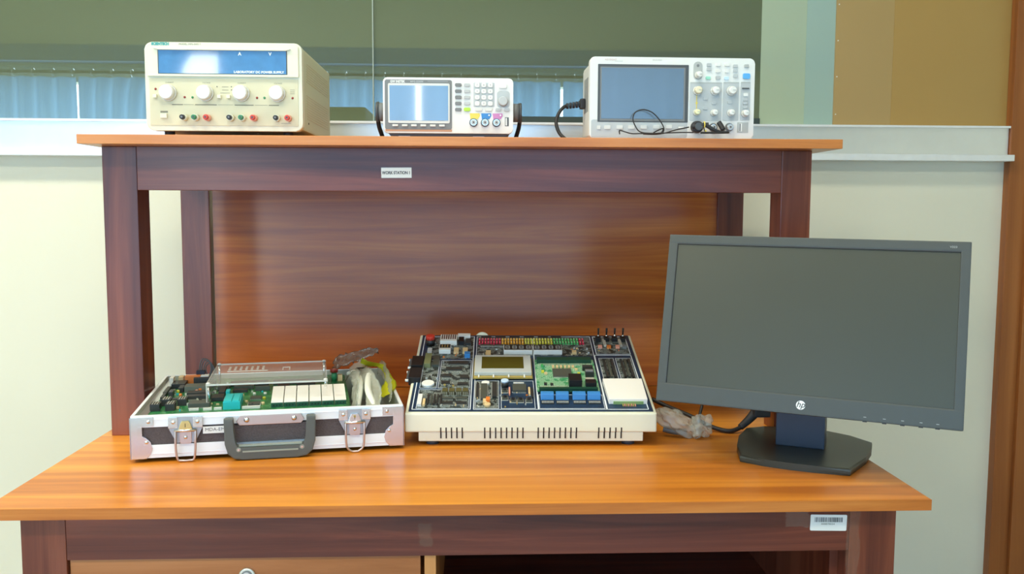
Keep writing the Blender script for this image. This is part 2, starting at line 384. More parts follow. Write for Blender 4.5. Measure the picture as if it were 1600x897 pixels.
# curtains on the rear window
def curtain(x0, x1, label, lean=0, waves=None):
    waves = waves or max(3, int((x1-x0)/.13)); n = waves*10; rows = 14
    bm = bmesh.new(); V = []
    for j in range(rows+1):
        t = j/rows; z = .32 + 1.86*t; row = []
        for i in range(n+1):
            u = i/n; x = x0 + (x1-x0)*u + lean*(1-math.exp(-(1-t)*16))*u
            y = YB + .14 + .028*sin(u*waves*2*pi)*(1-.25*(1-t)) + .01*sin(u*waves*1.3+3*t)
            row.append(bm.verts.new((x, y, z)))
        V.append(row)
    for j in range(rows):
        for i in range(n):
            f = bm.faces.new((V[j][i], V[j][i+1], V[j+1][i+1], V[j+1][i])); f.smooth = True
    me = bpy.data.meshes.new('curtain'); bm.to_mesh(me); bm.free(); me.materials.append(m_curtain)
    o = bpy.data.objects.new('curtain', me); COL.objects.link(o)
    return tag(o, label, 'curtain', 'blue curtains on the rear window')
curtain(-3.2, -2.21, 'light blue curtain at the left end of the rear window')
curtain(-2.192, -.875, 'light blue curtain left of the widest bright gap', lean=-.13)
curtain(-.76, .405, 'light blue curtain right of the widest bright gap')
curtain(.44, 1.43, 'light blue curtain second from the right end of the rail')
curtain(1.45, 2.34, 'light blue curtain at the right end of the rear window')
rod = thing('curtain_rod', 'metal curtain rod with rings above the blue curtains', 'curtain rod', (0, YB+.14, 2.215))
b = B(); b.cyl((-3.25, 0, 0), .012, 5.65, m_blackm, 0, 12); b.ob('rod', rod)
b = B(); b.tube([(0, .03*cos(a*pi/6), .03*sin(a*pi/6)) for a in range(13)], .004, m_steel, 6, False)
ring = b.ob('ring', rod, (-3.1, 0, 0))
for k in range(1, 38): copyo(ring, rod, (-3.1+k*.145, 0, 0))
for (lx, ly), ll in zip(LIGHTS, ('near the curtains, at the left', 'near the curtains, at the right', 'over the left end of the desk', 'over the middle of the desk')):
    t = thing('ceiling_light', 'flat fluorescent ceiling light fitting '+ll, 'light', (lx, ly, CEIL), group='ceiling light fittings')
    b = B(); b.box(-.62, .62, -.17, .17, -.06, 0, m_white, bev=.01); b.ob('housing', t)

# ================================================================ DESK
D = thing('desk', 'wooden workstation desk with orange-brown laminate top and dark stained legs', 'desk', (0, 0, 0))
DD = 1.0
b = B(); b.box(0, 1.5, .0005, DD, T0-.0184, T0, m_desk, bev=.0012); 
b.box(-.0006, 1.5006, -.0008, .0005, T0-.0182, T0-.0004, m_deskedge)
b.ob('desktop', D)
for x0, x1 in ((.0422, .1118), (1.3800, 1.4579)):
    for y0 in (.03, DD-.13):
        b = B(); b.box(x0, x1, y0, y0+.065, 0, T0-.0184, m_darkv, bev=.0015); b.ob('leg', D)
b = B(); b.box(.1122, 1.3796, .031, .055, T0-.0955, T0-.0184, m_dark, bev=.0008); b.ob('apron', D)
for x0 in (.05, 1.42):
    b = B(); b.box(x0, x0+.02, .096, DD-.13, T0-.12, T0-.0184, m_dark); b.ob('apron', D)
b = B(); b.box(.12, 1.38, DD-.11, DD-.095, .25, T0-.0184, m_panel); b.ob('modesty_panel', D)
# drawer and open compartment
dr = B(); dr.box(.1145, .6735, .036, .054, T0-.255, T0-.0970, m_drawer, bev=.001)
dr.box(.125, .665, .054, .5, T0-.24, T0-.105, m_drawer)
dr = dr.ob('drawer', D)
b = B(); b.cyl((.3945, .036, T0-.1265), .0135, -.004, mat('nickel', (.75, .72, .62), .3, metal=.8), 1, 28, bev=.002)
b.cyl((.3945, .032, T0-.1265), .0092, -.0012, m_grey, 1, 24); b.cyl((.3945, .0308, T0-.1265), .0075, -.001, m_steel, 1, 24)
b.cyl((.3945, .0298, T0-.1265), .0045, -.0006, m_dkgrey, 1, 18); b.ob('lock', dr)
b = B(); b.box(.680, .6985, .036, .56, T0-.40, T0-.0962, m_light, bev=.0008); b.ob('divider', D)
b = B(); b.box(.6985, 1.3796, .05, .56, T0-.30, T0-.285, m_dark); b.ob('compartment_shelf', D)
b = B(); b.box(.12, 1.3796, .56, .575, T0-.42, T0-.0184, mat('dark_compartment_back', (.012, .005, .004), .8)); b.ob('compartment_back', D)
b = B(); b.box(1.365, 1.3796, .07, .56, T0-.285, T0-.0955, m_darkv); b.ob('compartment_side', D)
b = B(); b.box(1.357, 1.365, .14, .50, T0-.124, T0-.112, mat('drawer_runner_metal', (.12, .11, .11), .4, metal=.7)); b.ob('drawer_runner', D)
# asset tag and tape on the apron
tg = bpy.data.objects.new('asset_tag', None); COL.objects.link(tg); tg.parent = D; tg.location = (1.3445, .0304, T0-.0478); tg.rotation_euler = (0, rad(1.2), 0)
plab(tg, 'white barcode sticker')
bb = B(); bb.prism(rr(-.0305, .0305, -.0135, .0135, .002), -.0008, 0, m_white, 1)
bb = bb.ob('sticker', tg)
b = B(); x = -.0235; random.seed(3)
while x < .0235:
    wd = random.choice((.0005, .0005, .0009, .0014)); b.box(x, x+wd, -.0011, -.0008, .0012, .0092, mat_bar if 'mat_bar' in globals() else m_dkgrey); x += wd + random.choice((.0005, .0007, .0011))
b.ob('barcode', tg)
text('000870034', .0042, tg, (-.001, -.0009, -.0022), m_print, name='tag_number', sx=1.2)
def rough_patch(x0, x1, z0, z1, y, m, name, parent, lab=None, amp=.001):
    n = 10; bm = bmesh.new(); V = []
    for j in range(n+1):
        row = []
        for i in range(n+1):
            e = .0015 if 0 < i < n and 0 < j < n else .0025
            row.append(bm.verts.new((x0+(x1-x0)*i/n + random.uniform(-e, e), y - random.uniform(0, amp), z0+(z1-z0)*j/n + random.uniform(-e, e)*.6)))
        V.append(row)
    for j in range(n):
        for i in range(n): bm.faces.new((V[j][i], V[j][i+1], V[j+1][i+1], V[j+1][i])).smooth = True
    me = bpy.data.meshes.new(name); bm.to_mesh(me); bm.free(); me.materials.append(m)
    o = bpy.data.objects.new(name, me); COL.objects.link(o); o.parent = parent
    if lab: o['label'] = lab
    return o
rough_patch(1.2735, 1.3120, T0-.0545, T0-.0215, .0302, m_tape, 'clear_tape', D, 'wrinkled clear tape beside the barcode sticker')
rough_patch(1.3770, 1.3965, T0-.22, T0-.022, .0296, m_dust, 'tape_residue', D, 'dusty strip of old tape on the right leg', .0003)
rough_patch(.672, .692, T0-.079, T0-.042, .0304, m_dust, 'tape_residue', D, 'pale smear on the apron', .0003)

# ================================================================ HUTCH (raised shelf)
H = thing('shelf_stand', 'tall wooden instrument shelf standing on the desk, with dark legs and brown back panel', 'shelf', (0, 0, T0))
HZ = .5868; SY = .4479
b = B(); b.prism([(-.001, .3876), (1.4943, .3876), (1.4943, 1.0), (-.001, 1.0)], HZ, HZ+.0185, m_shelf, 2, bev=.0012)
b.ob('shelf_board', H)
legs = [(.0216, .0890, SY, SY+.0664), (1.3930, 1.4557, SY, SY+.0664), (.0238, .094, .9162, .98), (1.391, 1.4581, .9162, .98)]
for x0, x1, y0, y1 in legs:
    b = B(); b.box(x0, x1, y0, y1, 0, HZ, m_darkv, bev=.002); b.ob('leg', H)
b = B(); b.box(.0892, 1.3928, SY+.0008, SY+.022, HZ-.0871, HZ, m_dark, bev=.0012); b.ob('front_rail', H)
for x0 in (.03, 1.415):
    b = B(); b.box(x0, x0+.022, SY+.0664, .9162, HZ-.06, HZ, m_dark, bev=.001); b.ob('side_rail', H)
b = B(); b.box(.0995, 1.391, .928, .940, .002, HZ, m_panel); b.ob('back_panel', H)
lb = B(); lb.box(-.0305, .0305, -.0009, 0, -.0105, .0105, m_paper, bev=.0002)
lbo = lb.ob('paper_label', H, (.6045, SY+.0003, .5370), (0, rad(-.5), 0)); plab(lbo, 'small white paper label reading WORK STATION 1')
text('WORK STATION 1', .0085, lbo, (-.0003, -.001, -.0003), m_printd, name='label_text', bold=.0003, sx=.80)

# ================================================================ POWER SUPPLY
SZ = T0 + HZ + .0185            # shelf surface
P = thing('power_supply', 'large cream laboratory power supply with blue display and four white knobs', 'power supply', (.1143, .440, SZ))
W_, H0, H1, DP = .306, .0120, .184, .36
def px(u): return (u-225)/(471-225)*W_
def pz(v): return H1-(v-67)/(205.5-67)*(H1-H0)
b = B(); b.box(.004, W_-.002, .018, DP, H0+.004, H1-.006, m_psubody, bev=.004)
for z0 in [H0+.03+.0052*k for k in range(10)] + [H0+.105+.0052*k for k in range(8)]:
    b.box(W_-.0022, W_-.0014, .06, DP-.035, z0, z0+.0014, m_psuface)
b.cyl((W_-.0022, .075, H0+.022), .0022, .001, m_slot, 0, 10); b.cyl((W_-.0022, DP-.02, H0+.014), .0022, .001, m_slot, 0, 10)
b.ob('body', P)
# bezel: ring + display surround + face plate
b = B(); outer = rr(0, W_, H0, H1, .014, 6)
b.prism(outer, 0, .02, m_cream, 1, bev=.0025, capbev=True)
bez = b.ob('bezel', P)
b = B()
dz0, dz1 = pz(116), pz(80); dx0, dx1 = px(248), px(447)
# display recess frame, proud of the bezel
b.prism([(.006, pz(120)), (W_-.006, pz(120)), (W_-.006, H1-.008), (W_-.012, H1-.002), (.012, H1-.002), (.006, H1-.008)], -.004, 0, m_cream, 1, bev=.0012)
b.box(.006, W_-.006, -.0055, -.003, pz(120.5), pz(118.5), m_cream)
b.ob('display_surround', P)
b = B(); b.box(dx0-.002, dx1+.002, -.0043, -.0041, dz0-.001, dz1+.001, m_dkgrey); b.box(dx0, dx1, -.0048, -.0043, dz0, dz1, m_lcdpsu)
disp = b.ob('display', P)
b = B()   # sloping shade lip over the display
b.prism([(dx0-.010, dz1+.0035), (dx1+.010, dz1+.0035), (dx1, dz1), (dx0, dz1)], -.0085, -.004, m_cream, 1, bev=.0008)
b.ob('display_hood', P)
text('LABORATORY DC POWER SUPPLY', .0060, disp, (px(404), -.0049, pz(113.3)), m_printw, name='display_text', bold=.00025, sx=1.05)
text('A', .0085, disp, (px(374.5), -.0049, pz(85)), m_printw, name='display_text', bold=.0004)
text('V', .0085, disp, (px(422), -.0049, pz(85)), m_printw, name='display_text', bold=.0004)
text('SCIENTECH', .0070, P, (px(251), -.0042, pz(70.6)), m_teal, name='logo_text', bold=.0006, sx=.92)
text('MODEL: MPS-3005 T', .0050, P, (px(297), -.0042, pz(70.6)), m_print, name='model_text', sx=.98)
b = B(); b.box(.008, W_-.008, -.0012, 0, H0+.010, pz(123.5), m_psuface, bev=.0006); face = b.ob('face_plate', P)
FY = -.0012
def knob(cx, cz, r=.0165, l=.019):
    b = B(); b.cyl((0, 0, 0), r, -l*.35, m_offwhite, 1, 28, r2=r*.97); b.cyl((0, -l*.35, 0), r*.90, -l*.65, m_white, 1, 28, r2=r*.84, bev=.002)
    return b
kb = knob(0, 0).ob('knob', P, (px(261), FY, pz(146.5)))
for u in (319, 375.5, 432): copyo(kb, P, (px(u), FY, pz(146.5)))
for u, s in ((263, 'CURRENT'), (320.5, 'VOLTAGE'), (376, 'CURRENT'), (433, 'VOLTAGE')): text(s, .0036, P, (px(u), FY-.0001, pz(130.2)), m_print, name='knob_text')
for u, v, m in ((241, 140.5, m_dkred), (286, 153, m_dkred), (298.3, 153, m_green), (399.6, 153, m_dkred), (411.3, 153, m_green), (455.7, 153, m_dkred), (337, 136, m_dkgrey), (359.7, 136, m_dkgrey), (359.7, 141, m_dkgrey)):
    r_ = .0024 if v > 139 and u != 359.7 else .0011
    b = B(); b.dome((0, 0, 0), r_, m, 1, -1, .8, 10); b.ob('indicator_led', P, (px(u), FY, pz(v)))
for u in (240.6, 341, 355.6):
    b = B(); b.box(-.0034, .0034, -.007, 0, -.0034, .0034, m_cream, bev=.0007); b.ob('push_button', P, (px(u), FY, pz(152)))
sw = B(); sw.box(-.0065, .0065, -.004, 0, -.0045, .0045, m_cream, bev=.0008); sw.ob('power_switch', P, (px(253), FY, pz(182.5)))
b = B(); b.box(px(247.5), px(259), FY-.0004, FY, pz(177.5), pz(174.8), m_print)
for x0, x1 in ((266, 283), (302, 336), (364, 394), (418, 434)): b.box(px(x0), px(x1), FY-.0004, FY, pz(165.3), pz(164), m_print)
for x0, x1 in ((284, 300), (338, 362), (396, 416)): b.box(px(x0), px(x1), FY-.0003, FY, pz(164.7), pz(164.3), m_print)
for x0, x1, v in ((345, 355, 136), (345, 355, 141), (342, 357, 145.5), (452, 459, 140), (452, 459, 143), (452, 459, 146), (437, 452, 192.7)): b.box(px(x0), px(x1), FY-.0003, FY, pz(v+.6), pz(v), m_print)
b.ob('printed_scale', P)
for u, m, mb in ((282.5, m_black, m_cream), (300.5, m_green, m_cream), (319, m_red, m_salmon), (355.5, m_black, m_cream), (373.5, m_green, m_cream), (392, m_red, m_salmon), (428, m_black, m_cream), (446, m_red, m_salmon)):
    b = B(); b.cyl((0, 0, 0), .0066, -.014, mb, 1, 16); b.cyl((0, -.014, 0), .0050, -.008, m, 1, 16, r2=.0046, bev=.0008); b.cyl((0, -.022, 0), .0020, -.0006, m_dkgrey if m != m_black else m_grey, 1, 10)
    plab(b.ob('binding_post', P, (px(u)+.004, FY, pz(184.5)-.001)), {m_black: 'black', m_green: 'green', m_red: 'red'}[m]+' binding post')
for x0 in (.025, W_-.045):
    for y0 in (.03, DP-.05):
        b = B(); b.cyl((x0+.01, y0, 0), .010, H0+.005, m_blackm, 2, 16); b.ob('foot', P)

# ================================================================ FUNCTION GENERATOR
G = thing('function_generator', 'compact white bench signal generator with grey handle, colour screen and keypad', 'signal generator', (.5736, .500, SZ))
GW, G0, G1 = .2687, .0155, .1287
def gx(u): return (u-598)/(802.5-598)*GW
def gz(v): return G1-(v-120.5)/(205-120.5)*(G1-G0)
b = B(); b.prism(rr(.003, GW-.003, G0+.002, G1-.002, .008), .012, .26, m_offwhite, 1)
b.prism([(.015, G0-.006), (GW-.015, G0-.006), (GW-.006, G0+.004), (.006, G0+.004)], .01, .255, m_dkgrey, 1)
b.ob('body', G)
b = B(); b.prism(rr(0, GW, G0, G1, .009), 0, .014, m_white, 1, bev=.0018, capbev=True); b.ob('front_bezel', G)
b = B(); b.prism(rr(gx(601), gx(706), gz(199.5), gz(124), .004), -.0012, 0, m_grey, 1, bev=.0004, capbev=True)
b.prism(rr(gx(601.5), gx(706), gz(202.5), gz(199.2), .001), -.0008, 0, mat('tan_strip', (.55, .30, .16), .4), 1)
b.ob('screen_surround', G)
b = B(); b.prism(rr(gx(606), gx(702.5), gz(190), gz(129.5), .003), -.0024, -.0010, m_offwhite, 1, bev=.0004, capbev=True)
b.ob('screen_frame', G)
b = B(); b.box(gx(608.5), gx(700), -.0030, -.0023, gz(186), gz(133), m_lcdfg); b.ob('screen', G)
text('GW INSTEK', .0066, G, (gx(621), -.0014, gz(127)), m_white, name='logo_text', bold=.0003, sx=.85)
text('MFG-2230M', .0048, G, (gx(651), -.0014, gz(127)), m_ltgrey, name='model_text', bold=.0001, sx=1.1)
b = B(); b.box(gx(668), gx(700), -.0014, -.0012, gz(126.4), gz(126), m_ltgrey); b.ob('printed_line', G)
def key(w, h, m, d=.003, name='key', parent=G, r=None):
    b = B(); b.prism(rr(-w/2, w/2, -h/2, h/2, r or min(w, h)*.4, 4), -d, 0, m, 1, bev=.0005, capbev=True); return b.ob(name, parent)
sk = key(.0115, .0042, m_offwhite, name='soft_key', r=.0006); sk.location = (gx(617), -.0012, gz(193.5)); sk['label'] = 'white soft key'
for u in (632, 646.3, 661, 676, 690.3): copyo(sk, G, (gx(u), -.0012, gz(193.5)))
gk = key(.0138, .0066, m_grey, name='function_key'); gk['label'] = 'grey function key'; wk = key(.0130, .0062, m_ltgrey, name='menu_key'); wk['label'] = 'pale grey key'
nk = key(.0098, .0092, m_white, name='number_key', r=.003); nkd = None
for r_ in range(5):
    v = 131.3+9.35*r_
    if r_ == 0: gk.location = (gx(716), 0, gz(v)); wk.location = (gx(729.8), 0, gz(v))
    else:
        copyo(gk, G, (gx(716), 0, gz(v)))
        if r_ < 4: copyo(wk, G, (gx(729.8), 0, gz(v)))
lk = key(.0138, .0072, m_lime, name='output_key'); lk.location = (gx(729.8), 0, gz(168.5)); lk['label'] = 'lime green key'
b = B(); b.prism(rr(gx(740), gx(773), gz(164.5), gz(127.5), .002), -.0004, 0, m_ltgrey, 1); b.ob('keypad_panel', G)
lab = '789456123.0-'
for r_ in range(4):
    for c_ in range(3):
        loc = (gx(745.8+10.3*c_), -.0004, gz(131.3+9.35*r_))
        if r_ == c_ == 0: nk.location = loc
        else: copyo(nk, G, loc)
        text(lab[r_*3+c_], .0042, G, (loc[0], -.0036, loc[2]), m_grey, name='key_text')
for u, w_, m in ((748, .015, m_offwhite), (763.5, .015, m_offwhite), (779, .012, m_ltgrey), (792.5, .012, m_ltgrey)):
    k = key(w_, .0062, m, name='menu_key'); k.location = (gx(u), 0, gz(168.5))
k = key(.0160, .0088, m_white, name='power_button', r=.002); k.location = (gx(786), 0, gz(132.5))
b = B(); b.prism(rr(gx(777), gx(797), gz(165), gz(140), .006), -.0003, 0, m_ltgrey, 1); b.ob('dial_ring', G)
b = B(); b.cyl((0, 0, 0), .0102, -.012, m_ltgrey, 1, 28, r2=.0095, bev=.0015); plab(b.ob('dial', G, (gx(786.3), 0, gz(155)-.001)), 'round grey dial')
for u, m in ((741.5, m_yellow), (759.5, m_blue), (777.5, m_pink)):
    b = B(); b.prism([(gx(u-7.5), gz(174.2)), (gx(u+8), gz(174.2)), (gx(u+8.5), gz(178)), (gx(u+5.5), gz(183)), (gx(u-6.5), gz(183))], -.0006, 0, m, 1)
    if m != m_yellow: b.cyl((gx(u+5), -.0006, gz(177)), .0018, -.0006, m_white, 1, 12)
    plab(b.ob('channel_marking', G), {m_yellow: 'yellow', m_blue: 'blue', m_pink: 'pink'}[m]+' channel marking')
    b = B(); b.cyl((0, 0, 0), .0086, -.0018, m_dkgrey, 1, 24); b.cyl((0, -.0018, 0), .0072, -.0075, m_steel, 1, 24, r2=.0066); b.cyl((0, -.0093, 0), .0050, -.0004, m_ltgrey, 1, 20); b.cyl((0, -.0097, 0), .0018, -.001, m_dkgrey, 1, 10)
    b.ob('bnc_socket', G, (gx(u-1.5), -.0006, gz(188.5)))
b = B(); b.box(gx(789.5), gx(795.5), -.0006, 0, gz(193.5), gz(180), m_dkgrey); b.box(gx(790.3), gx(793), -.0009, -.0006, gz(192.5), gz(181), m_offwhite); b.ob('usb_socket', G)
for x0 in (.028, .182):
    for y0 in (.004, .20):
        b = B(); b.box(x0, x0+.030, y0, y0+.03, 0, G0-.0055, mat('lilac_grey_foot', (.45, .46, .55), .5), bev=.0015, top=(.003, 0)); b.ob('foot', G)
# bail handle: two hubs and a U bar swung down beside the body
for s, xs in ((-1, 0), (1, GW)):
    hb = B(); hb.cyl((xs, .055, gz(169)), .0195, s*.014, m_grey, 0, 28); hb.cyl((xs+s*.014, .055, gz(169)), .0215, s*.006, m_dkgrey, 0, 28, bev=.002)
    hb.ob('handle_hub', G)
hb = B()
for s, xs in ((-1, -.0170), (1, GW+.0170)):
    path = [(xs, .055, gz(172)), (xs, .060, gz(180)), (xs-s*.002, .068, gz(192)), (xs-s*.006, .078, gz(203)), (xs-s*.009, .085, .006)]
    hb.tube(path, .0075, m_rubber, 10, flat=.6)
hb.tube([(-.0090, .086, .0055), (GW/2, .086, .0055), (GW+.0090, .086, .0055)], .0055, m_rubber, 8)
hb.ob('handle', G)

# ================================================================ OSCILLOSCOPE
O = thing('oscilloscope', 'white two-channel oscilloscope with large dark screen and many knobs', 'oscilloscope', (.9918, .425, SZ), (0, 0, rad(.6)))
OW, OH = .334, .1628
def ox(u): return (u-922.5)/(1181-922.5)*OW
def oz(v, u=1050): 
    top = 88.5+(u-922)/258*4; return OH-(v-top)*.00130
b = B(); b.prism(rr(0, OW, .001, OH, .010), 0, .02, m_white, 1, bev=.002, capbev=True); b.ob('front_bezel', O)
b = B(); b.prism(rr(.004, OW-.004, .004, OH-.004, .010), .02, .13, m_offwhite, 1, bev=.004, capbev=True)
for k in range(6): b.box(.0035, .0045, .04+.012*k, .046+.012*k, .06, .13, m_grey)
b.ob('body', O)
b = B(); b.prism(rr(.0035, ox(1076), .004, oz(185, 1000), .004), -.0006, 0, m_ltgrey, 1, bev=.0003, capbev=True); b.ob('lower_fascia', O)
b = B(); b.prism(rr(ox(935), ox(1076.5), oz(188.5, 1000), oz(101, 1000), .001), -.0010, 0, m_dkgrey, 1)
b.prism(rr(ox(938.5), ox(1071.5), oz(186.8, 1000), oz(105, 1000), .001), -.0014, -.0009, m_grey, 1); b.ob('screen_surround', O)
b = B(); b.box(ox(940.5), ox(1069), -.0018, -.0013, oz(183.5, 1000), oz(106.5, 1000), m_lcdsc); b.ob('screen', O)
text('KEYSIGHT', .0050, O, (ox(955), -.0002, oz(93.5, 955)), mat('faint_pink_print', (.62, .45, .42), .5), name='logo_text', sx=1.05)
text('TECHNOLOGIES', .0022, O, (ox(967), -.0002, oz(95.6, 955)), m_grey_print, name='logo_text')
text('EDUX1002A', .0035, O, (ox(1027), -.0002, oz(94.3, 1027)), m_grey_print, name='model_text')
b = B()
yy = -.0008
for x0, x1, v0, v1 in ((1079, 1129.5, 128, 187), (1131.5, 1156.5, 128, 187), (1159, 1174.5, 128, 187)):
    b.prism(rr(ox(x0), ox(x1), oz(v1, x0), oz(v0, x0), .002), yy, 0, m_ltgrey, 1)
    b.box(ox(x0+.5), ox(x1-.5), yy-.0002, yy, oz(v0+2.2, x0), oz(v0, x0), m_grey_print)
b.prism(rr(ox(1155), ox(1172.5), oz(206, 1163), oz(190, 1163), .001), yy, 0, m_grey_print, 1)
b.ob('control_panel', O)
b = B(); b.prism(rr(ox(1084), ox(1098), oz(124.5, 1090), oz(97, 1090), .0085), yy, 0, m_grey_print, 1); b.cyl((ox(1091), yy, oz(103, 1090)), .0028, -.0004, m_grey, 1, 12); b.ob('entry_panel', O)
def sk_knob(u, v, r, m=m_white, lab=None):
    b = B(); b.cyl((0, 0, 0), r, -.006, m_offwhite, 1, 22, r2=r*.95); b.cyl((0, -.006, 0), r*.82, -.010, m, 1, 22, r2=r*.76, bev=.0014)
    b.box(-r*.1, r*.5, -.0165, -.016, -.0006, .0006, m_grey_print)
    k = b.ob('knob', O, (ox(u), yy, oz(v, u)));
    if lab: k['label'] = lab
for u, v, r, m, l in ((1091.5, 117.5, .0074, m_white, None), (1090.5, 141.2, .0092, mat('ivory', (.84, .78, .55), .4), 'ivory knob'), (1118, 141.7, .0092, m_white, None), (1144, 142, .0098, m_white, None), (1089.5, 174.5, .0068, mat('pale_yellow', (.84, .84, .5), .4), 'pale yellow knob'), (1117, 175.3, .0070, m_white, None), (1143.5, 175.5, .0074, m_white, None), (1166, 176.5, .0074, m_white, None)):
    sk_knob(u, v, r, m, l)
b = B(); b.box(ox(1089.3), ox(1090.5), yy-.0003, yy, oz(170, 1090), oz(148, 1090), m_yellow); b.cyl((ox(1089.9), yy-.0003, oz(160, 1090)), .0022, -.0005, m_yellow, 1, 12); b.ob('channel_marking', O)
okk = key(.0085, .0056, m_offwhite, .0022, 'button', O, .0015); first = True
pos = [(1108, 102, m_ltgrey), (1108, 108.5, m_ltgrey), (1107, 122, m_green), (1122.5, 102, m_white), (1122.5, 111.5, m_white), (1122.5, 121.5, m_ltgrey), (1136.5, 102, m_white), (1136.5, 111.8, m_white), (1136, 122.5, m_brightblue), (1149.5, 104, m_ltgrey), (1149.5, 111, m_ltgrey), (1150, 119, m_ltgrey), (1167, 104, m_grey_print), (1103.5, 153, m_ltgrey), (1103.5, 168, m_ltgrey), (1142, 159, m_ltgrey), (1167, 148, m_white), (1166.5, 155, m_ltgrey), (1166.5, 160.5, m_ltgrey), (1166.5, 166.5, m_ltgrey), (1117, 160, m_ltgrey)]
bpy.data.objects.remove(okk)
m_aqua = mat('aqua_button', (.35, .75, .58), .4); m_paleblue = mat('pale_blue_button', (.55, .75, .92), .4)
for u, v, m in pos:
    mm = {m_green: m_aqua, m_brightblue: m_paleblue}.get(m, m)
    k = key(.0095, .0062, mm, .0022, 'button', O, .0015); k.location = (ox(u), yy, oz(v, u))
    if mm is m_aqua: k['label'] = 'aqua green button'
    if mm is m_paleblue: k['label'] = 'pale blue button'
k = key(.0148, .0110, m_brightblue, .003, 'run_button', O, .003); k.location = (ox(1167.3), yy, oz(119.5, 1167)); k['label'] = 'bright blue button'
b = B(); b.box(ox(1161), ox(1172), yy-.0024, yy, oz(139, 1166), oz(137.3, 1166), m_dkgrey); b.ob('printed_line', O)
for u in (937, 950.5, 969.8, 988, 1007.5, 1027.5, 1047):
    k = key(.0125 if u > 940 else .0075, .0075, m_offwhite, .002, 'soft_key', O, .0012); k.location = (ox(u), -.0006, oz(196, u-12))
b = B(); b.box(ox(1061), ox(1072), -.0012, -.0006, oz(199.5, 1066), oz(194.5, 1066), m_grey_print); b.box(ox(1062), ox(1071), -.0014, -.0011, oz(198.2, 1066), oz(195.8, 1066), m_white); b.ob('demo_terminal', O)
for u in (1090, 1116.5, 1142):
    b = B(); b.cyl((0, 0, 0), .0085, -.002, m_grey, 1, 24); b.cyl((0, -.002, 0), .0066, -.009, m_steel, 1, 24, r2=.0060); b.cyl((0, -.011, 0), .0046, -.0005, m_ltgrey, 1, 18); b.cyl((0, -.0115, 0), .0018, -.0008, m_dkgrey, 1, 10)
    b.ob('bnc_socket', O, (ox(u), yy, oz(197.5, u)))
b = B(); b.box(ox(1158), ox(1162.5), yy-.0008, yy, oz(204, 1160), oz(191.5, 1160), m_white); b.box(ox(1158.6), ox(1160), yy-.0011, yy-.0008, oz(203.5, 1160), oz(192, 1160), m_dkgrey); b.ob('usb_socket', O)

# power cord of the oscilloscope
pc = thing('power_cable', 'black power cable plugged into the left side of the oscilloscope', 'cable', (0, 0, 0))
zz = SZ
b = B(); b.tube([(.955, .520, zz+.076), (.946, .512, zz+.070), (.936, .505, zz+.055), (.932, .500, zz+.038), (.938, .495, zz+.018), (.950, .49, zz+.0055), (.965, .52, zz+.0042), (.985, .60, zz+.0042), (1.02, .72, zz+.0042)], .0037, m_rubber, 10); b.ob('cable', pc)
b = B()
for k in range(5):
    t = k/4; b.cyl((.955+.0065*k, .520-.0*k, zz+.0755+.001*k), .0060+.0010*t, .0048, m_blackm, 0, 14)
b.box(.9835, .994, .509, .531, zz+.0695, zz+.0905, m_blackm, bev=.003); b.ob('plug', pc)
# probe with its lead
pr_ = thing('oscilloscope_probe', 'black probe lead clipped to the first input and looped in front of the oscilloscope', 'probe', (0, 0, 0))
def op(u, v, dy): # point in front of the oscilloscope, measured on its face
    return (.9918+ox(u), .425-dy, SZ+oz(v, u))
b = B()
b.tube([op(1075, 198, .018), op(1055, 202, .020), op(1035, 207.3, .022), op(1022, 207.5, .026), op(1000, 205.5, .024), op(992, 196, .018), op(988.5, 184, .014), op(993, 174, .012), op(1005, 170.5, .012), op(1018, 175, .014), op(1029, 186, .016), op(1036, 200, .02), op(1032, 207.6, .02), op(1020, 207.0, .02), op(1026, 203, .016), op(1036, 199.5, .012), op(1030, 207.4, .01), op(1005, 207.6, .012)], .0012, m_rubber, 8)
b.tube([op(1080, 207, .03), op(1060, 206.7, .03), op(1030, 207.5, .03), op(1000, 207.8, .03), op(985, 207.8, .03), op(975, 205, .028), op(967, 202.5, .024), op(967.5, 207.8, .02)], .0012, m_rubber, 8)
b.ob('lead', pr_)
b = B(); b.cyl((0, 0, 0), .0125, -.012, m_blackm, 1, 24, r2=.0115, bev=.002); b.cyl((0, -.012, 0), .0075, -.008, m_dkgrey, 1, 20)
b.ob('bnc_plug', pr_, (.9918+ox(1089), .425-.008, SZ+oz(197.5, 1089)))
b = B(); b.tube([op(1080, 197.5, .020), op(1094, 195.5, .024), op(1104, 195, .026)], .0045, m_blackm, 10)
b.ob('strain_relief', pr_)
b = B(); b.tube([(.9918+ox(1097), .425-.0265+.006*cos(a*pi/5), SZ+oz(195.3, 1097)+.006*sin(a*pi/5)) for a in range(11)], .0012, m_yellow, 6, False); plab(b.ob('colour_ring', pr_), 'yellow colour ring')
b = B(); b.tube([op(1100, 196, .027), op(1111, 202.5, .029), op(1122, 206.5, .03), op(1132, 206.8, .031)], lambda t: .0042-.002*t, m_blackm, 10); b.ob('probe_body', pr_)
b = B(); b.tube([op(1096, 197, .028), op(1096.5, 203, .031), op(1098.5, 207, .033)], .0011, m_rubber, 6); b.tube([op(1098, 203.5, .033), op(1099.5, 207.8, .033)], .0016, m_yellow, 6); b.ob('ground_lead', pr_)
pr2 = thing('probe_hook_clip', 'black hook clip leaning on the middle input of the oscilloscope', 'probe clip', (0, 0, 0))
b = B(); b.tube([op(1122, 191, .016), op(1125, 197, .020), op(1127.5, 203, .024)], .0050, m_blackm, 10); b.ob('clip_body', pr2)
b = B(); b.tube([op(1127, 202, .024), op(1129, 206.0, .027), op(1134, 207.5, .03), op(1115, 207.8, .035), op(1090, 207.8, .036)], .0021, m_rubber, 8); b.ob('clip_lead', pr2)

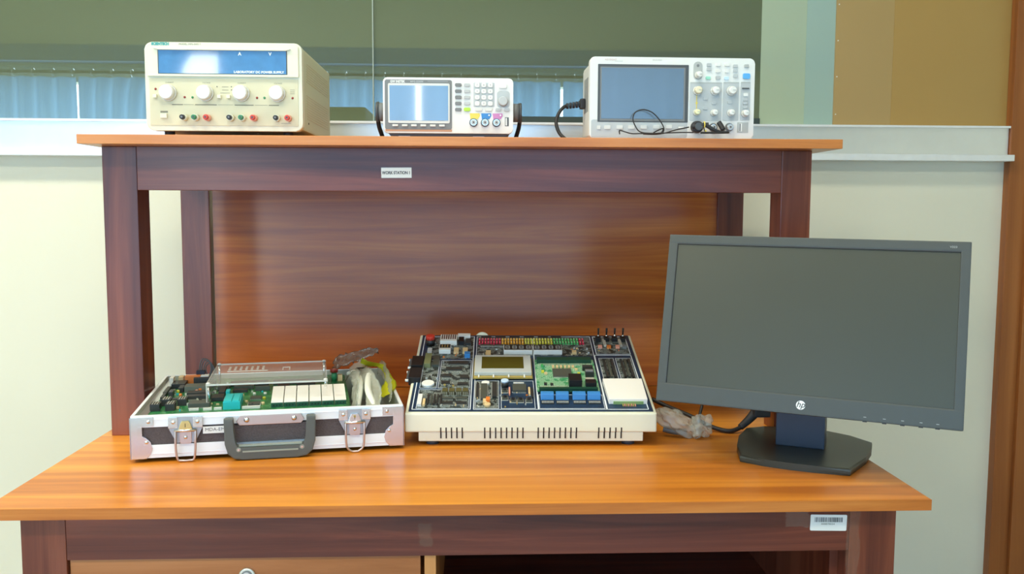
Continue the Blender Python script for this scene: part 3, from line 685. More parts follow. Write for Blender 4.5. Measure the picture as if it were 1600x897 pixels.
# ================================================================ ALUMINIUM TRAINER CASE
A = thing('instrument_case', 'open aluminium flight case with a green circuit board trainer inside', 'case', (.1366, .2456, T0), (0, 0, .1771))
CW, CD, CZ, CH = .4947, .4091, .008, .0867
b = B()
b.box(.003, CW-.003, .003, CD-.003, CZ, CZ+.004, m_casefab)
for x0, x1, y0, y1 in ((.0022, CW-.0022, .0022, .006), (.0022, CW-.0022, CD-.006, CD-.0022), (.0022, .006, .006, CD-.006), (CW-.006, CW-.0022, .006, CD-.006)):
    b.box(x0, x1, y0, y1, CZ+.003, CH-.002, m_casefab)
b.ob('case_body', A)
b = B(); ml_ = mat('grey_case_lining', (.42, .44, .38), .6)
for x0, x1, y0, y1 in ((.006, CW-.006, .006, .0067), (.006, CW-.006, CD-.0067, CD-.006), (.006, .0067, .0067, CD-.0067), (CW-.0067, CW-.006, .0067, CD-.0067)):
    b.box(x0, x1, y0, y1, CZ+.004, CH-.0015, ml_)
b.box(.398, CW-.0067, .0067, CD-.0067, CZ+.004, CZ+.005, ml_)
b.ob('lining', A)
b = B()   # aluminium edge profiles
for z0, z1 in ((CZ, CZ+.024), (CH-.0215, CH)):
    for x0, x1, y0, y1 in ((0, CW, 0, .0022), (0, CW, CD-.0022, CD), (0, .0022, .0022, CD-.0022), (CW-.0022, CW, .0022, CD-.0022)):
        b.box(x0, x1, y0, y1, z0, z1, m_caseal, bev=.0006)
for x0, x1, y0, y1 in ((.0005, CW-.0005, .0005, .0062), (.0005, CW-.0005, CD-.0062, CD-.0005), (.0005, .0062, .0062, CD-.0062), (CW-.0062, CW-.0005, .0062, CD-.0062)):
    b.box(x0, x1, y0, y1, CH-.001, CH+.0005, m_caseal)
b.box(.002, CW-.002, -.0008, 0, CZ+.006, CZ+.0075, m_alu); b.box(.002, CW-.002, -.0008, 0, CH-.008, CH-.0068, m_caseal)
b.ob('edge_profile', A)
# corners
for x0, s in ((0, 1), (CW, -1)):
    for y0, sy in ((0, 1), (CD, -1)):
        b = B()
        yf = y0 - sy*.0016
        pts = [(x0-s*.0015, CZ-.001), (x0+s*.026, CZ-.001), (x0+s*.034, CZ+.008), (x0+s*.037, CZ+.018), (x0+s*.034, CZ+.030), (x0+s*.026, CZ+.038), (x0+s*.019, CZ+.041), (x0+s*.019, CH-.019), (x0+s*.040, CH-.019), (x0+s*.040, CH-.003), (x0-s*.0015, CH-.003)]
        b.prism(pts, yf, y0+sy*.0004, m_steel, 1, bev=.0004, capbev=True)
        b.prism([(y0-sy*.0016, CZ-.001), (y0+sy*.026, CZ-.001), (y0+sy*.036, CZ+.018), (y0+sy*.026, CZ+.038), (y0+sy*.018, CZ+.041), (y0+sy*.018, CH-.003), (y0-sy*.0016, CH-.003)], x0-s*.0016, x0+s*.0004, m_steel, 0)
        b.dome((x0+s*.027, yf, CZ+.030), .0035, m_steel, 1, -sy, .6); b.dome((x0+s*.031, yf, CH-.011), .0035, m_steel, 1, -sy, .6)
        b.ob('corner_guard', A)
# latches (butterfly plates with wire loops)
for cx in (.0955, .402):
    L_ = bpy.data.objects.new('latch', None); COL.objects.link(L_); L_.parent = A; L_.location = (cx, -.0022, 0)
    b = B(); b.prism([(-.030, CH-.004), (.030, CH-.004), (.029, CH-.026), (.020, CH-.044), (.016, CH-.052), (-.016, CH-.052), (-.020, CH-.044), (-.029, CH-.026)], -.0018, 0, mat('latch_plate', (.42, .44, .46), .35, metal=.6), 1, bev=.0004, capbev=True)
    b.box(-.030, -.0135, -.0034, -.0018, CH-.024, CH-.0035, m_steel, bev=.0005); b.box(.0135, .030, -.0034, -.0018, CH-.024, CH-.0035, m_steel, bev=.0005)
    for dx in (-.021, .021): b.dome((dx, -.0034, CH-.013), .0038, m_steel, 1, -1, .6)
    b.prism([(-.009, CH-.016), (-.006, CH-.011), (.006, CH-.011), (.009, CH-.016), (.013, CH-.030), (-.013, CH-.030)], -.0062, -.0018, m_brass if cx < .2 else m_steel, 1, bev=.0006)
    b.cyl((0, -.0063, CH-.0165), .0028, -.0006, m_brass, 1, 12); b.box(-.0005, .0005, -.0073, -.006, CH-.022, CH-.015, m_slot)
    b.ob('latch_plate', L_)
    b = B(); b.prism([(-.0105, CH-.031), (.0105, CH-.031), (.0105, CH-.050), (.0085, CH-.0535), (-.0085, CH-.0535), (-.0105, CH-.050)], -.0040, -.0016, m_pinksteel, 1, bev=.0005); b.dome((0, -.004, CH-.0415), .0036, m_steel, 1, -1, .6); b.ob('hinge_tab', L_)
    b = B(); zl = CH-.094 if cx < .2 else CH-.090
    b.tube([(-.0175, -.0065, CH-.029), (-.0175, -.0085, CH-.045), (-.0165, -.0085, CH-.068), (-.0135, -.0085, zl+.012), (-.006, -.008, max(zl+.002, .003)), (0, -.008, max(zl, .0025)), (.006, -.008, max(zl+.002, .003)), (.0135, -.0085, zl+.012), (.0165, -.0085, CH-.068), (.0175, -.0085, CH-.045), (.0175, -.0065, CH-.029)], .0021, m_pinksteel, 10)
    b.cyl((-.0195, -.0058, CH-.0285), .0028, .039, m_steel, 0, 12)
    plab(b.ob('wire_loop', L_), 'coppery wire loop')
# handle
HD = bpy.data.objects.new('handle', None); COL.objects.link(HD); HD.parent = A; HD.location = (.2465, -.0022, 0)
b = B()
o_ = [(-.0825, CH-.0085), (-.0655, CH-.0085), (-.0655, .036), (-.062, .026), (-.052, .0245), (.052, .0245), (.062, .026), (.0655, .036), (.0655, CH-.0085), (.0825, CH-.0085), (.0815, .032), (.0765, .014), (.066, .0045), (.050, .0015), (-.050, .0015), (-.066, .0045), (-.0765, .014), (-.0815, .032)]
b.prism(o_, -.022, -.006, m_handle, 1, bev=.0022, capbev=True)
b.box(-.081, -.067, -.007, .0, CH-.024, CH-.009, m_handle); b.box(.067, .081, -.007, .0, CH-.024, CH-.009, m_handle)
b.ob('grip', HD)
b = B(); b.box(-.050, .050, -.0232, -.0218, .0155, .0185, m_handle2, bev=.0005); b.box(-.057, .057, -.0185, -.0120, .0250, .0285, m_handle2, bev=.0012)
for dx in (-.057, .057): b.cyl((dx, -.0215, .021), .0042, -.0012, m_handle2, 1, 14); b.cyl((dx, -.0227, .021), .0022, -.0004, m_steel, 1, 10)
b.ob('grip_inlay', HD)
b = B(); b.prism([(-.062, CH-.017), (-.055, CH-.0065), (.055, CH-.0065), (.062, CH-.017), (.056, CH-.0245), (-.056, CH-.0245)], -.0038, 0, m_pinksteel, 1, bev=.0008)
for dx in (-.043, .043): b.dome((dx, -.0038, CH-.0145), .0052, m_steel, 1, -1, .7)
plab(b.ob('mounting_plate', HD), 'warm metal mounting plate')
b = B(); b.box(-.066, .066, -.0016, 0, .030, CH-.024, m_casefab); b.ob('backing', HD)
b = B(); b.box(.1255, .1650, -.0028, -.0021, .0495, .0625, m_white); lab_ = b.ob('name_label', A)
text('MDA-EMS', .0085, lab_, (.149, -.0029, .0565), m_dkgrey, name='label_text', sx=1.1)
for x0 in (.06, CW-.06):
    for y0 in (.04, CD-.04): 
        b = B(); b.cyl((x0, y0, 0), .011, CZ+.001, m_rubber, 2, 16, r2=.0125); b.ob('foot', A)
# the circuit board
BZ = .0765
b = B(); b.box(.007, .394, .010, CD-.008, BZ-.0016, BZ, m_pcbg); bd = b.ob('circuit_board', A)
b = B(); b.box(.3945, .3975, .0062, CD-.0062, .012, BZ-.002, m_pcbg); b.ob('partition', A)
b = B(); b.box(.0063, .0215, .011, CD-.009, BZ, BZ+.0015, m_alu); b.ob('side_strip', A)
def comp(name, x0, x1, y0, y1, h, m, par, z=0, bev=.0004, lab=None, extra=None):
    b = B(); b.box(x0, x1, y0, y1, z, z+h, m, bev=bev)
    if extra: extra(b)
    o = b.ob(name, par)
    if lab: o['label'] = lab
    return o
class _Z:  # components stand on the board surface
    z = BZ
def ic(x0, x1, y0, y1, par, z, h=.0035, m=None, pins=True, along='x', name='chip', lab=None):
    b = B(); b.box(x0, x1, y0, y1, z+.0008, z+h+.0008, m or m_chip, bev=.0003)
    if pins:
        if along == 'x':
            n = max(3, int((x1-x0)/.0026))
            for k in range(n):
                xx = x0+(x1-x0)*(k+.5)/n
                b.box(xx-.0005, xx+.0005, y0-.0018, y0, z, z+.0022, m_pin); b.box(xx-.0005, xx+.0005, y1, y1+.0018, z, z+.0022, m_pin)
        else:
            n = max(3, int((y1-y0)/.0026))
            for k in range(n):
                yy_ = y0+(y1-y0)*(k+.5)/n
                b.box(x0-.0018, x0, yy_-.0005, yy_+.0005, z, z+.0022, m_pin); b.box(x1, x1+.0018, yy_-.0005, yy_+.0005, z, z+.0022, m_pin)
    o = b.ob(name, par)
    if lab: o['label'] = lab
    return o
# white relays in a row
for k in range(6):
    x0 = .2435 + k*.0245
    b = B()
    b.prism([(.078, BZ+.0005), (.204, BZ+.0005), (.204, BZ+.012), (.192, BZ+.0185), (.078, BZ+.0090)], x0+.0008, x0+.0236, mat('relay_white', (.92, .92, .86), .4) if k == 0 else bpy.data.materials['relay_white'], 0, bev=.0006)
    b.box(x0+.001, x0+.0234, .0715, .0778, BZ, BZ+.0082, mat('dark_green_terminal', (.015, .09, .05), .4) if k == 0 else bpy.data.materials['dark_green_terminal'], bev=.0004)
    for q in (.006, .012, .018): b.cyl((x0+q, .0716, BZ+.0042), .0016, -.0005, m_black, 1, 8)
    b.ob('relay', bd)
# zif socket
b = B(); b.box(.155, .187, .069, .150, BZ, BZ+.0155, m_cyan, bev=.0008); b.box(.1578, .1702, .0705, .140, BZ+.0155, BZ+.0172, m_cyan, bev=.0005); b.box(.1722, .1845, .0705, .140, BZ+.0155, BZ+.0172, m_cyan, bev=.0005)
plab(b.ob('chip_socket', bd), 'cyan chip socket')
comp('terminal_block', .150, .158, .185, .210, .013, m_cyan, bd, BZ, lab='small cyan block')
for x0, y0 in ((.020, .082), (.048, .080), (.034, .125), (.064, .122)):
    b = B(); b.box(x0, x0+.017, y0, y0+.030, BZ, BZ+.013, m_chip, bev=.0005)
    for q in range(3): b.box(x0+.0035+.0045*q, x0+.0045+.0045*q, y0+.002, y0+.028, BZ+.013, BZ+.0142, m_pin)
    b.ob('pin_socket', bd)
ic(.040, .068, .170, .186, bd, BZ); ic(.088, .128, .092, .125, bd, BZ, .009, m_chipg); ic(.076, .116, .170, .190, bd, BZ, .008); ic(.070, .112, .215, .240, bd, BZ, .006)
ic(.200, .222, .095, .120, bd, BZ, .003, m_chipg, along='y'); ic(.200, .222, .150, .175, bd, BZ, .003, m_chipg); ic(.125, .148, .150, .190, bd, BZ, .007, m_chip, along='y')
b = B(); b.box(.190, .224, .069, .076, BZ, BZ+.005, m_offwhite, bev=.0005); b.ob('white_header', bd)
for x0, x1, y0 in ((.118, .134, .071), (.138, .152, .072), (.092, .110, .073)): comp('white_header', x0, x1, y0, y0+.006, .0045, m_offwhite, bd, BZ)
for x0, y0, m, h in ((.060, .200, m_orange, .009), (.092, .255, m_orange, .008), (.078, .262, m_white, .010), (.086, .246, m_salmon, .007), (.195, .120, m_cap, .006), (.228, .100, m_cap, .006), (.228, .150, m_ledy, .006), (.110, .060+.08, m_cap, .006), (.066, .135, m_gold, .006), (.050, .240, m_ledy, .009), (.128, .120, m_cap, .004), (.150, .230, m_green, .008), (.206, .198, m_white, .006), (.170, .190, m_ledy, .006)):
    b = B(); b.cyl((x0, y0, BZ), .0032, h, m, 2, 12, bev=.0008); b.ob('small_capacitor', bd)
random.seed(12)
for k in range(76):
    x0 = random.uniform(.025, .23); y0 = random.uniform(.07, .33)
    if .15 < x0 < .19 and y0 < .16: continue
    m = random.choice((m_chip, m_cap, m_chip, m_pin, m_cyan if random.random() < .2 else m_chip, m_white))
    w_ = random.uniform(.002, .006); comp('small_part', x0, x0+w_, y0, y0+random.uniform(.002, .006), random.uniform(.002, .006), m, bd, BZ, bev=.0002)
for x0, x1, y0, y1, h in ((.026, .032, .165, .210, .010), (.022, .030, .225, .290, .008), (.036, .044, .205, .235, .012), (.048, .058, .255, .290, .010), (.134, .146, .200, .260, .009), (.118, .122, .150, .200, .010), (.160, .200, .262, .272, .008), (.205, .235, .240, .250, .010), (.160, .190, .230, .245, .006), (.100, .118, .300, .322, .012), (.150, .230, .300, .312, .010), (.250, .340, .225, .240, .007), (.250, .275, .260, .285, .006), (.290, .330, .265, .280, .008), (.125, .150, .272, .290, .006), (.240, .330, .300, .312, .010)):
    comp('connector', x0, x1, y0, y1, h, random.choice((m_chip, m_chip, m_chipg)), bd, BZ)
comp('connector', .070, .110, .330, .350, .016, m_chip, bd, BZ); comp('connector', .028, .056, .300, .345, .010, m_chip, bd, BZ)
comp('white_header', .020, .028, .330, .362, .018, m_white, bd, BZ); comp('connector', .036, .046, .350, .372, .016, m_cap, bd, BZ)
comp('terminal_block', .050, .082, .345, .365, .018, m_orange, bd, BZ, lab='orange-red block'); comp('terminal_block', .083, .100, .345, .365, .018, m_white, bd, BZ, lab='white block')
comp('heat_sink', .060, .112, .255, .292, .012, mat('grey_sink', (.12, .14, .11), .5), bd, BZ)
b = B(); b.cyl((.372, .322, BZ), .006, .020, m_green, 2, 12); b.cyl((.372, .322, BZ+.020), .0088, .007, m_dkred, 2, 20, bev=.001); b.cyl((.372, .322, BZ+.027), .0035, .001, m_salmon, 2, 12); plab(b.ob('push_switch', bd), 'round dark red push switch')
comp('trim_part', .380, .390, .318, .332, .014, m_cap, bd, BZ)
# ribbon of bent dark wires standing at the back
wi = B()
for k, (dx, hh) in enumerate(((0, .050), (.004, .047), (.009, .044), (.013, .040))):
    wi.tube([(.082+dx, .372, BZ+.012), (.078+dx, .374, BZ+.03), (.084+dx, .376, BZ+hh), (.098+dx*.6, .376, BZ+hh-.004), (.102+dx*.6, .374, BZ+.024), (.094+dx, .370, BZ+.010)], .0014, m_dkgrey, 6)
plab(wi.ob('wire_loops', bd), 'dark grey wires bent in loops')
comp('connector', .072, .090, .362, .380, .026, mat('navy_connector', (.01, .014, .03), .5), bd, BZ)
# acrylic cover on standoffs
cv = bpy.data.objects.new('acrylic_cover', None); COL.objects.link(cv); cv.parent = A; plab(cv, 'clear acrylic cover over the board')
b = B(); b.box(.1215, .3540, .1000, .3340, .1190, .1215, m_acryl); b.box(.1215, .1235, .100, .334, BZ+.006, .119, m_acryl); b.box(.352, .354, .13, .334, BZ+.022, .119, m_acryl); b.ob('cover_sheet', cv)
b = B(); b.box(.1212, .3542, .0990, .1002, .1186, .1218, m_acryledge); b.box(.1212, .3542, .3336, .335, .1188, .1218, m_acryledge); b.box(.1208, .1216, .100, .335, .1190, .1218, m_acryledge); b.box(.1212, .1226, .0990, .1004, BZ, .119, m_acryledge)
b.box(.150, .232, .232, .236, .1216, .1224, m_acryledge); 
for k in range(7): b.box(.150+.0115*k, .155+.0115*k, .250, .290, .1216, .1222, m_acryledge)
b.box(.262, .278, .262, .266, .1216, .1224, m_acryledge); b.box(.262, .264, .235, .262, .1216, .1222, m_acryledge); b.box(.276, .278, .235, .262, .1216, .1222, m_acryledge)
b.ob('cover_edge', cv)
for cx, cy in ((.125, .106), (.350, .106), (.125, .328), (.350, .328)):
    zb0 = BZ if (cx, cy) != (.350, .106) else .108
    b = B(); b.cyl((cx, cy, zb0), .0028, .1215-zb0, m_steel, 2, 10); b.dome((cx, cy, .1215), .0045, m_offwhite, 2, 1, .7); b.ob('standoff', cv)
# plastic bag and cable remains in the right compartment
def crumple(name, c, r, m, amp, seed, rot=(0, 0, 0), squash=None, segs=26):
    random.seed(seed); bm = bmesh.new(); bmesh.ops.create_icosphere(bm, subdivisions=4, radius=1)
    dirs = [(Vector((random.gauss(0, 1), random.gauss(0, 1), random.gauss(0, 1))).normalized(), random.uniform(2.5, 7), random.uniform(0, 6)) for _ in range(9)]
    for v in bm.verts:
        d = sum(abs(sin(q.dot(v.co)*f+p)) for q, f, p in dirs)/9 - .6
        v.co = Vector((v.co.x*r[0], v.co.y*r[1], v.co.z*r[2]))*(1+amp*d*1.6)
        if squash: v.co.z = max(v.co.z, -squash)
    for f in bm.faces: f.smooth = (f.index % 1 == 0)
    me = bpy.data.meshes.new(name); bm.to_mesh(me); bm.free(); me.materials.append(m)
    o = bpy.data.objects.new(name, me); COL.objects.link(o); o.location = c; o.rotation_euler = rot
    return o
Rz = Matrix.Rotation(.1771, 3, 'Z')
def cw(x, y, z): v = Rz @ Vector((x, y, z)); return (.1366+v.x, .2456+v.y, T0+v.z)
def ribbon(name, pts, widths, m, th=.0012, wobble=0, seed=1):
    """a bent strip of film with thickness; pts centre line, widths given as vectors"""
    random.seed(seed); P_ = spline(pts, 6); Wd = spline(widths, 6); bm = bmesh.new(); rows = []
    K = 6
    for p, w_ in zip(P_, Wd):
        row = []
        for j in range(K+1):
            t = j/K*2-1; row.append(bm.verts.new(p + w_*t*.5 + Vector([random.uniform(-wobble, wobble) for _ in range(3)])))
        rows.append(row)
    for a, b_ in zip(rows, rows[1:]):
        for j in range(K): bm.faces.new((a[j], b_[j], b_[j+1], a[j+1])).smooth = True
    r_ = bmesh.ops.solidify(bm, geom=bm.faces[:], thickness=th)
    me = bpy.data.meshes.new(name); bm.to_mesh(me); bm.free(); me.materials.append(m)
    o = bpy.data.objects.new(name, me); COL.objects.link(o); return o
bag = thing('plastic_bag', 'milky plastic bag stuffed in the right compartment of the aluminium case', 'plastic bag')
SH = [([(.402, .36, .072), (.412, .30, .100), (.416, .22, .104), (.410, .14, .092), (.404, .06, .070)], [(.014, 0, .02), (.020, 0, .016), (.018, .01, .02), (.014, 0, .022), (.010, 0, .02)]),
      ([(.425, .35, .096), (.430, .28, .108), (.440, .20, .104), (.446, .12, .090), (.440, .05, .072)], [(.03, 0, .004), (.034, .01, .012), (.026, 0, .016), (.034, 0, .006), (.03, 0, .01)]),
      ([(.474, .37, .094), (.479, .30, .106), (.481, .20, .100), (.480, .10, .093), (.474, .04, .088)], [(.006, 0, .03), (.008, 0, .032), (.006, 0, .034), (.006, 0, .03), (.006, 0, .014)]),
      ([(.450, .38, .100), (.440, .34, .112), (.420, .32, .106), (.405, .30, .096)], [(0, .02, .012), (0, .03, .014), (0, .03, .018), (0, .02, .02)])]
RIB = []
def _bag():
    for k, (pp, ww) in enumerate(SH):
        o = ribbon('film_fold', [cw(*q) for q in pp], [Rz @ Vector(q) for q in ww], m_filmw, .0006, .0022, 40+k); o.parent = bag
_bag()
foil = ribbon('antistatic_film', [cw(.372, .372, .108), cw(.405, .376, .118), (cw(.44, .378, .126)), cw(.475, .378, .134)], [Vector((0, .02, .026)), Vector((0, .02, .024)), Vector((0, .02, .02)), Vector((0, .015, .012))], mat('antistatic_film', (.34, .34, .30), .15, metal=.4, alpha=.7, bump=1, bscale=80), .0008, .0035, 4)
tag(foil, 'crinkled grey antistatic film sticking up at the back of the aluminium case', 'film')
yel = ribbon('yellow_wrapper', [cw(.432, .330, .118), cw(.452, .325, .112), cw(.476, .300, .110), cw(.486, .23, .098), cw(.480, .16, .090), cw(.466, .110, .080)], [Vector((.008, -.01, .016)), Vector((.002, -.02, .014)), Vector((.010, -.01, .010)), Vector((.014, 0, .006)), Vector((.034, 0, .008)), Vector((.026, 0, .012))], m_yelbag, .0010, .0012, 8)
tag(yel, 'bright yellow plastic wrapper curling over the milky bag', 'wrapper')
wc = thing('white_cable_bundle', 'white cables folded inside the right compartment of the case', 'cable', (0, 0, 0))
b = B(); b.tube([cw(.405, .33, .09), cw(.418, .29, .100), cw(.424, .22, .098), cw(.420, .14, .088), cw(.412, .08, .07)], .006, m_whitewire, 8)
b.tube([cw(.440, .32, .094), cw(.446, .25, .104), cw(.440, .19, .102), cw(.436, .12, .09), cw(.445, .07, .07)], .007, m_whitewire, 8); b.ob('cable', wc)
b = B(); b.box(-.010, .010, -.012, .012, 0, .010, m_chip, bev=.001); b.ob('plug', wc, cw(.432, .30, .096), (.2, 0, .3))

# ================================================================ CREAM TRAINER KIT
K = thing('electronics_trainer', 'cream desktop electronics trainer with sloping navy circuit panel and small display', 'trainer', (.6259, .345, T0), (0, 0, -.0265))
KW, KD, KF, KB, TILT = .4941, .3821, .0666, .0289, .2706
yb_, zb_ = KD*cos(TILT), KF+KD*sin(TILT)
b = B()
b.prism([(0, KB), (0, KF), (yb_, zb_), (yb_+.004, zb_-.01), (yb_+.004, KB)], 0, KW, m_cream, 0, bev=.0035, seg=3)
b.ob('upper_shell', K)
b = B(); b.prism([(.006, .0095), (.004, KB), (yb_-.01, KB), (yb_-.02, .0095)], .026, KW-.026, mat('cream_base_plastic', (.80, .82, .66), .5), 0, bev=.002); b.ob('lower_shell', K)
sl = []
for u0, u1, n in ((.070, .112, 5), (.156, .231, 8), (.261, .336, 8), (.380, .4245, 5)):
    for k in range(n): sl.append(u0+(u1-u0)*k/(n-1))
for i, xs in enumerate(sl):
    b = B(); b.box(xs-.0013, xs+.0013, -.0003, .003, KB, .0385, m_slot); b.box(xs-.0013, xs+.0013, .0036, .008, .016, KB, m_slot); b.ob('vent_slot', K)
for x0 in (.052, KW-.052):
    for y0 in (.03, yb_-.05): b = B(); b.cyl((x0, y0, 0), .013, .0098, mat('blue_grey_rubber', (.05, .06, .08), .6) if 'brg' not in globals() else brg, 2, 18, r2=.011); b.ob('foot', K)
# board: local frame of the tilted top
b = B(); b.box(.0065, KW-.0065, .0065, KD-.0065, -.0015, .0006, m_pcbn)
mw = m_printw
def frame(x0, x1, y0, y1, t=.0011, z=.0006): 
    b.box(x0, x1, y0, y0+t, z, z+.0003, mw); b.box(x0, x1, y1-t, y1, z, z+.0003, mw); b.box(x0, x0+t, y0, y1, z, z+.0003, mw); b.box(x1-t, x1, y0, y1, z, z+.0003, mw)
frame(.012, .128, .012, .368, .0016); frame(.133, .262, .012, .368, .0013); frame(.262, .397, .012, .368, .0013); frame(.397, .480, .012, .266, .0018); frame(.402, .480, .270, .368, .0015)
frame(.020, .124, .016, .098, .0008); frame(.058, .124, .104, .238, .0008); frame(.136, .184, .016, .138, .0008); frame(.188, .256, .016, .138, .0008); frame(.264, .394, .016, .075, .0008)
frame(.405, .438, .128, .250, .0008); frame(.442, .476, .128, .250, .0008); frame(.020, .055, .104, .238, .0008)
for x0, x1, y0, y1 in ((.022, .122, .018, .096), (.060, .122, .106, .236), (.138, .182, .018, .136), (.022, .053, .106, .236), (.022, .126, .245, .362), (.136, .394, .262, .362), (.406, .436, .130, .248), (.444, .475, .148, .248), (.404, .478, .274, .364)):
    b.box(x0, x1, y0, y1, .0006, .0008, m_pcbn2)
bo = b.ob('circuit_panel', K, (0, 0, KF+.0012), (TILT, 0, 0))
Z = .0008
def C_(name, x0, x1, y0, y1, h, m, lab=None, z=Z, bev=.0004): return comp(name, x0, x1, y0, y1, h, m, bo, z, bev, lab)
# LCD module
b = B(); b.box(.130, .255, .140, .240, .004, .0055, mat('olive_lcd_board', (.35, .28, .06), .4)); b.box(.132, .253, .152, .238, .0055, .0140, m_lcdframe, bev=.0015)
b.box(.132, .253, .1405, .1440, .0055, .0080, m_gold)
for q in (.140, .171, .203, .236): b.box(q, q+.003, .1395, .152, .0075, .0085, m_offwhite)
lcd = b.ob('lcd_module', bo); lcd['label'] = 'character display with silver frame'
b = B(); b.box(.147, .237, .170, .228, .0140, .0146, m_lcdg); b.ob('lcd_glass', bo); 
# processor board
b = B(); b.box(.262, .390, .078, .226, .006, .0078, m_pcbbright); b.ob('processor_board', bo)
for y0 in (.203, .088):
    for k in range(28):
        pass
b = B()
for k in range(34):
    xx = .270+k*.0033
    b.box(xx, xx+.0012, .196, .204, .0078, .0098, m_pin)

for q in range(6): b.box(.298+q*.0085, .303+q*.0085, .182, .192, .0078, .0115, m_cap)
b.ob('pin_header', bo)
b = B()
for k in range(20): b.box(.270+k*.0033, .2712+k*.0033, .092, .100, .0078, .0092, m_pin)
b.ob('pin_row', bo)
b = B(); b.box(.298, .338, .140, .178, .0078, .0104, m_chipg, bev=.0004)
for k in range(14):
    xx = .300+k*.0027; b.box(xx, xx+.0009, .178, .181, .0078, .009, m_pin); b.box(xx, xx+.0009, .137, .140, .0078, .009, m_pin)
plab(b.ob('chip', bo), 'large square grey chip')
mdg = mat('dark_green_header', (.01, .06, .035), .4)
B().box(.266, .384, .208, .224, .0078, .0160, mdg).ob('socket_strip', bo); B().box(.266, .386, .078, .086, .004, .013, mdg).ob('socket_strip', bo)
C_('connector', .328, .354, .090, .122, .018, m_black, 'large black square connector', .0078)
C_('connector', .362, .384, .090, .108, .012, m_black, None, .0078); C_('connector', .364, .382, .112, .128, .006, m_pin, None, .0078); C_('connector', .366, .384, .140, .160, .012, m_chip, None, .0078); C_('connector', .362, .384, .170, .180, .01, m_chip, None, .0078); C_('connector', .366, .382, .142, .150, .014, m_grey, None, .0078)
for x0, y0, m in ((.274, .190, m_ledg), (.280, .150, m_cap), (.277, .102, m_chip), (.290, .100, m_chip), (.274, .160, m_ledy), (.346, .170, m_cap), (.350, .150, m_ledy)): C_('small_part', x0, x0+.006, y0, y0+.007, .004, m, None, .0078)
# blue resistor blocks
for x0 in (.268, .298, .332, .362):
    b = B(); b.box(x0, x0+.0265, .050, .068, Z, .0145, m_blue, bev=.002, top=(0, .003))
    for q in range(8): b.box(x0+.002+q*.003, x0+.0035+q*.003, .036, .042, Z, .004, m_pin)
    b.box(x0+.0005, x0+.026, .0345, .0485, Z, .0025, m_chip); plab(b.ob('switch_block', bo), 'bright blue switch block')
# breadboard
b = B(); b.prism([(.403, .034), (.480, .034), (.482, .126), (.4, .126)], Z, .0125, bpy.data.materials['relay_white'], 2, bev=.0012); b.box(.412, .472, .0325, .0355, .0010, .0075, mat('green_edge', (.25, .40, .15), .5)); 
for q in range(8): b.box(.430+q*.0035, .4316+q*.0035, .024, .036, .0008, .0030, m_salmon if q % 2 else m_gold)
plab(b.ob('breadboard', bo), 'plain white breadboard block')
# slots / sockets on the right
for x0 in (.412, .450):
    b = B()
    for q in range(3): b.box(x0+q*.0085, x0+.005+q*.0085, .150, .238, Z, .0055, m_chip if q != 1 else m_chipg, bev=.0004)
    b.ob('long_socket', bo)
# toggle switches at the rear right
for x0 in (.408, .427, .446, .465):
    b = B(); b.box(x0, x0+.012, .338, .352, Z, .010, m_black, bev=.0006); b.cyl((x0+.006, .345, .010), .0024, .006, m_steel, 2, 10); b.cyl((x0+.006, .345, .016), .0018, .016, m_black, 2, 10, r2=.0024); b.ob('toggle_switch', bo)
for x0, m in ((.410, m_salmon), (.430, m_orange), (.450, m_salmon), (.466, m_grey)):
    C_('resistor_part', x0, x0+.009, .300, .309, .006, m)
for x0 in (.424, .460): C_('metal_strip', x0, x0+.006, .310, .345, .005, m_pin)
# LEDs in two rows
cols = [m_ledr]*8 + [m_ledo]*8 + [m_ledy]*10 + [m_ledg]*9 + [m_ledr]*2
ledp = {}
for m, nm in ((m_ledr, 'red'), (m_ledo, 'amber'), (m_ledy, 'yellow'), (m_ledg, 'green')):
    b = B(); b.box(-.0022, .0022, -.0055, .0055, 0, .0045, m, bev=.0006); b.box(-.0010, .0010, -.0035, .0035, .0045, .0050, mat('led_lens_'+nm, tuple(min(1, c*1.5+.25) for c in m.node_tree.nodes['Principled BSDF'].inputs[0].default_value[:3]), .3))
    o = b.ob('led', bo); o['label'] = nm+' led'; ledp[m] = [o, False]
def put_led(m, loc):
    o, used = ledp[m]
    if not used: o.location = loc; ledp[m][1] = True; return
    copyo(o, bo, loc)
for r_ in range(2):
    for k, m in enumerate(cols): put_led(m, (.140+k*.0066, .344-r_*.0170, Z))
b = B()
for x0 in (.143, .176, .209, .242, .275, .305): b.box(x0, x0+.024, .353, .361, Z, .0045, m_chip, bev=.0003)
for x0 in (.143, .176, .209, .242, .275, .305): b.box(x0, x0+.024, .312, .319, Z, .0035, m_chipg, bev=.0003)
for k in range(70): b.box(.143+k*.00265, .1442+k*.00265, .351, .353, Z, .003, m_pin); b.box(.143+k*.00265, .1442+k*.00265, .310, .312, Z, .003, m_pin)
b.ob('led_driver_strip', bo)
# seven-segment digits
for g in (0, 1):
    x0 = .195+g*.0665
    b = B(); b.box(x0, x0+.064, .268, .300, Z, .0110, m_white, bev=.0005); b.box(x0+.001, x0+.063, .272, .299, .0110, .0113, m_chip)
    for d in range(4):
        xd = x0+.004+d*.0155
        for bx in ((xd+.001, xd+.0085, .277, .2785), (xd+.001, xd+.0085, .2845, .286), (xd+.001, xd+.0085, .292, .2935), (xd, xd+.0015, .2785, .292), (xd+.008, xd+.0095, .2785, .292)): b.box(bx[0], bx[1], bx[2], bx[3], .0113, .0115, m_grey_print)
    plab(b.ob('digit_display', bo), 'four-digit display in a white housing')
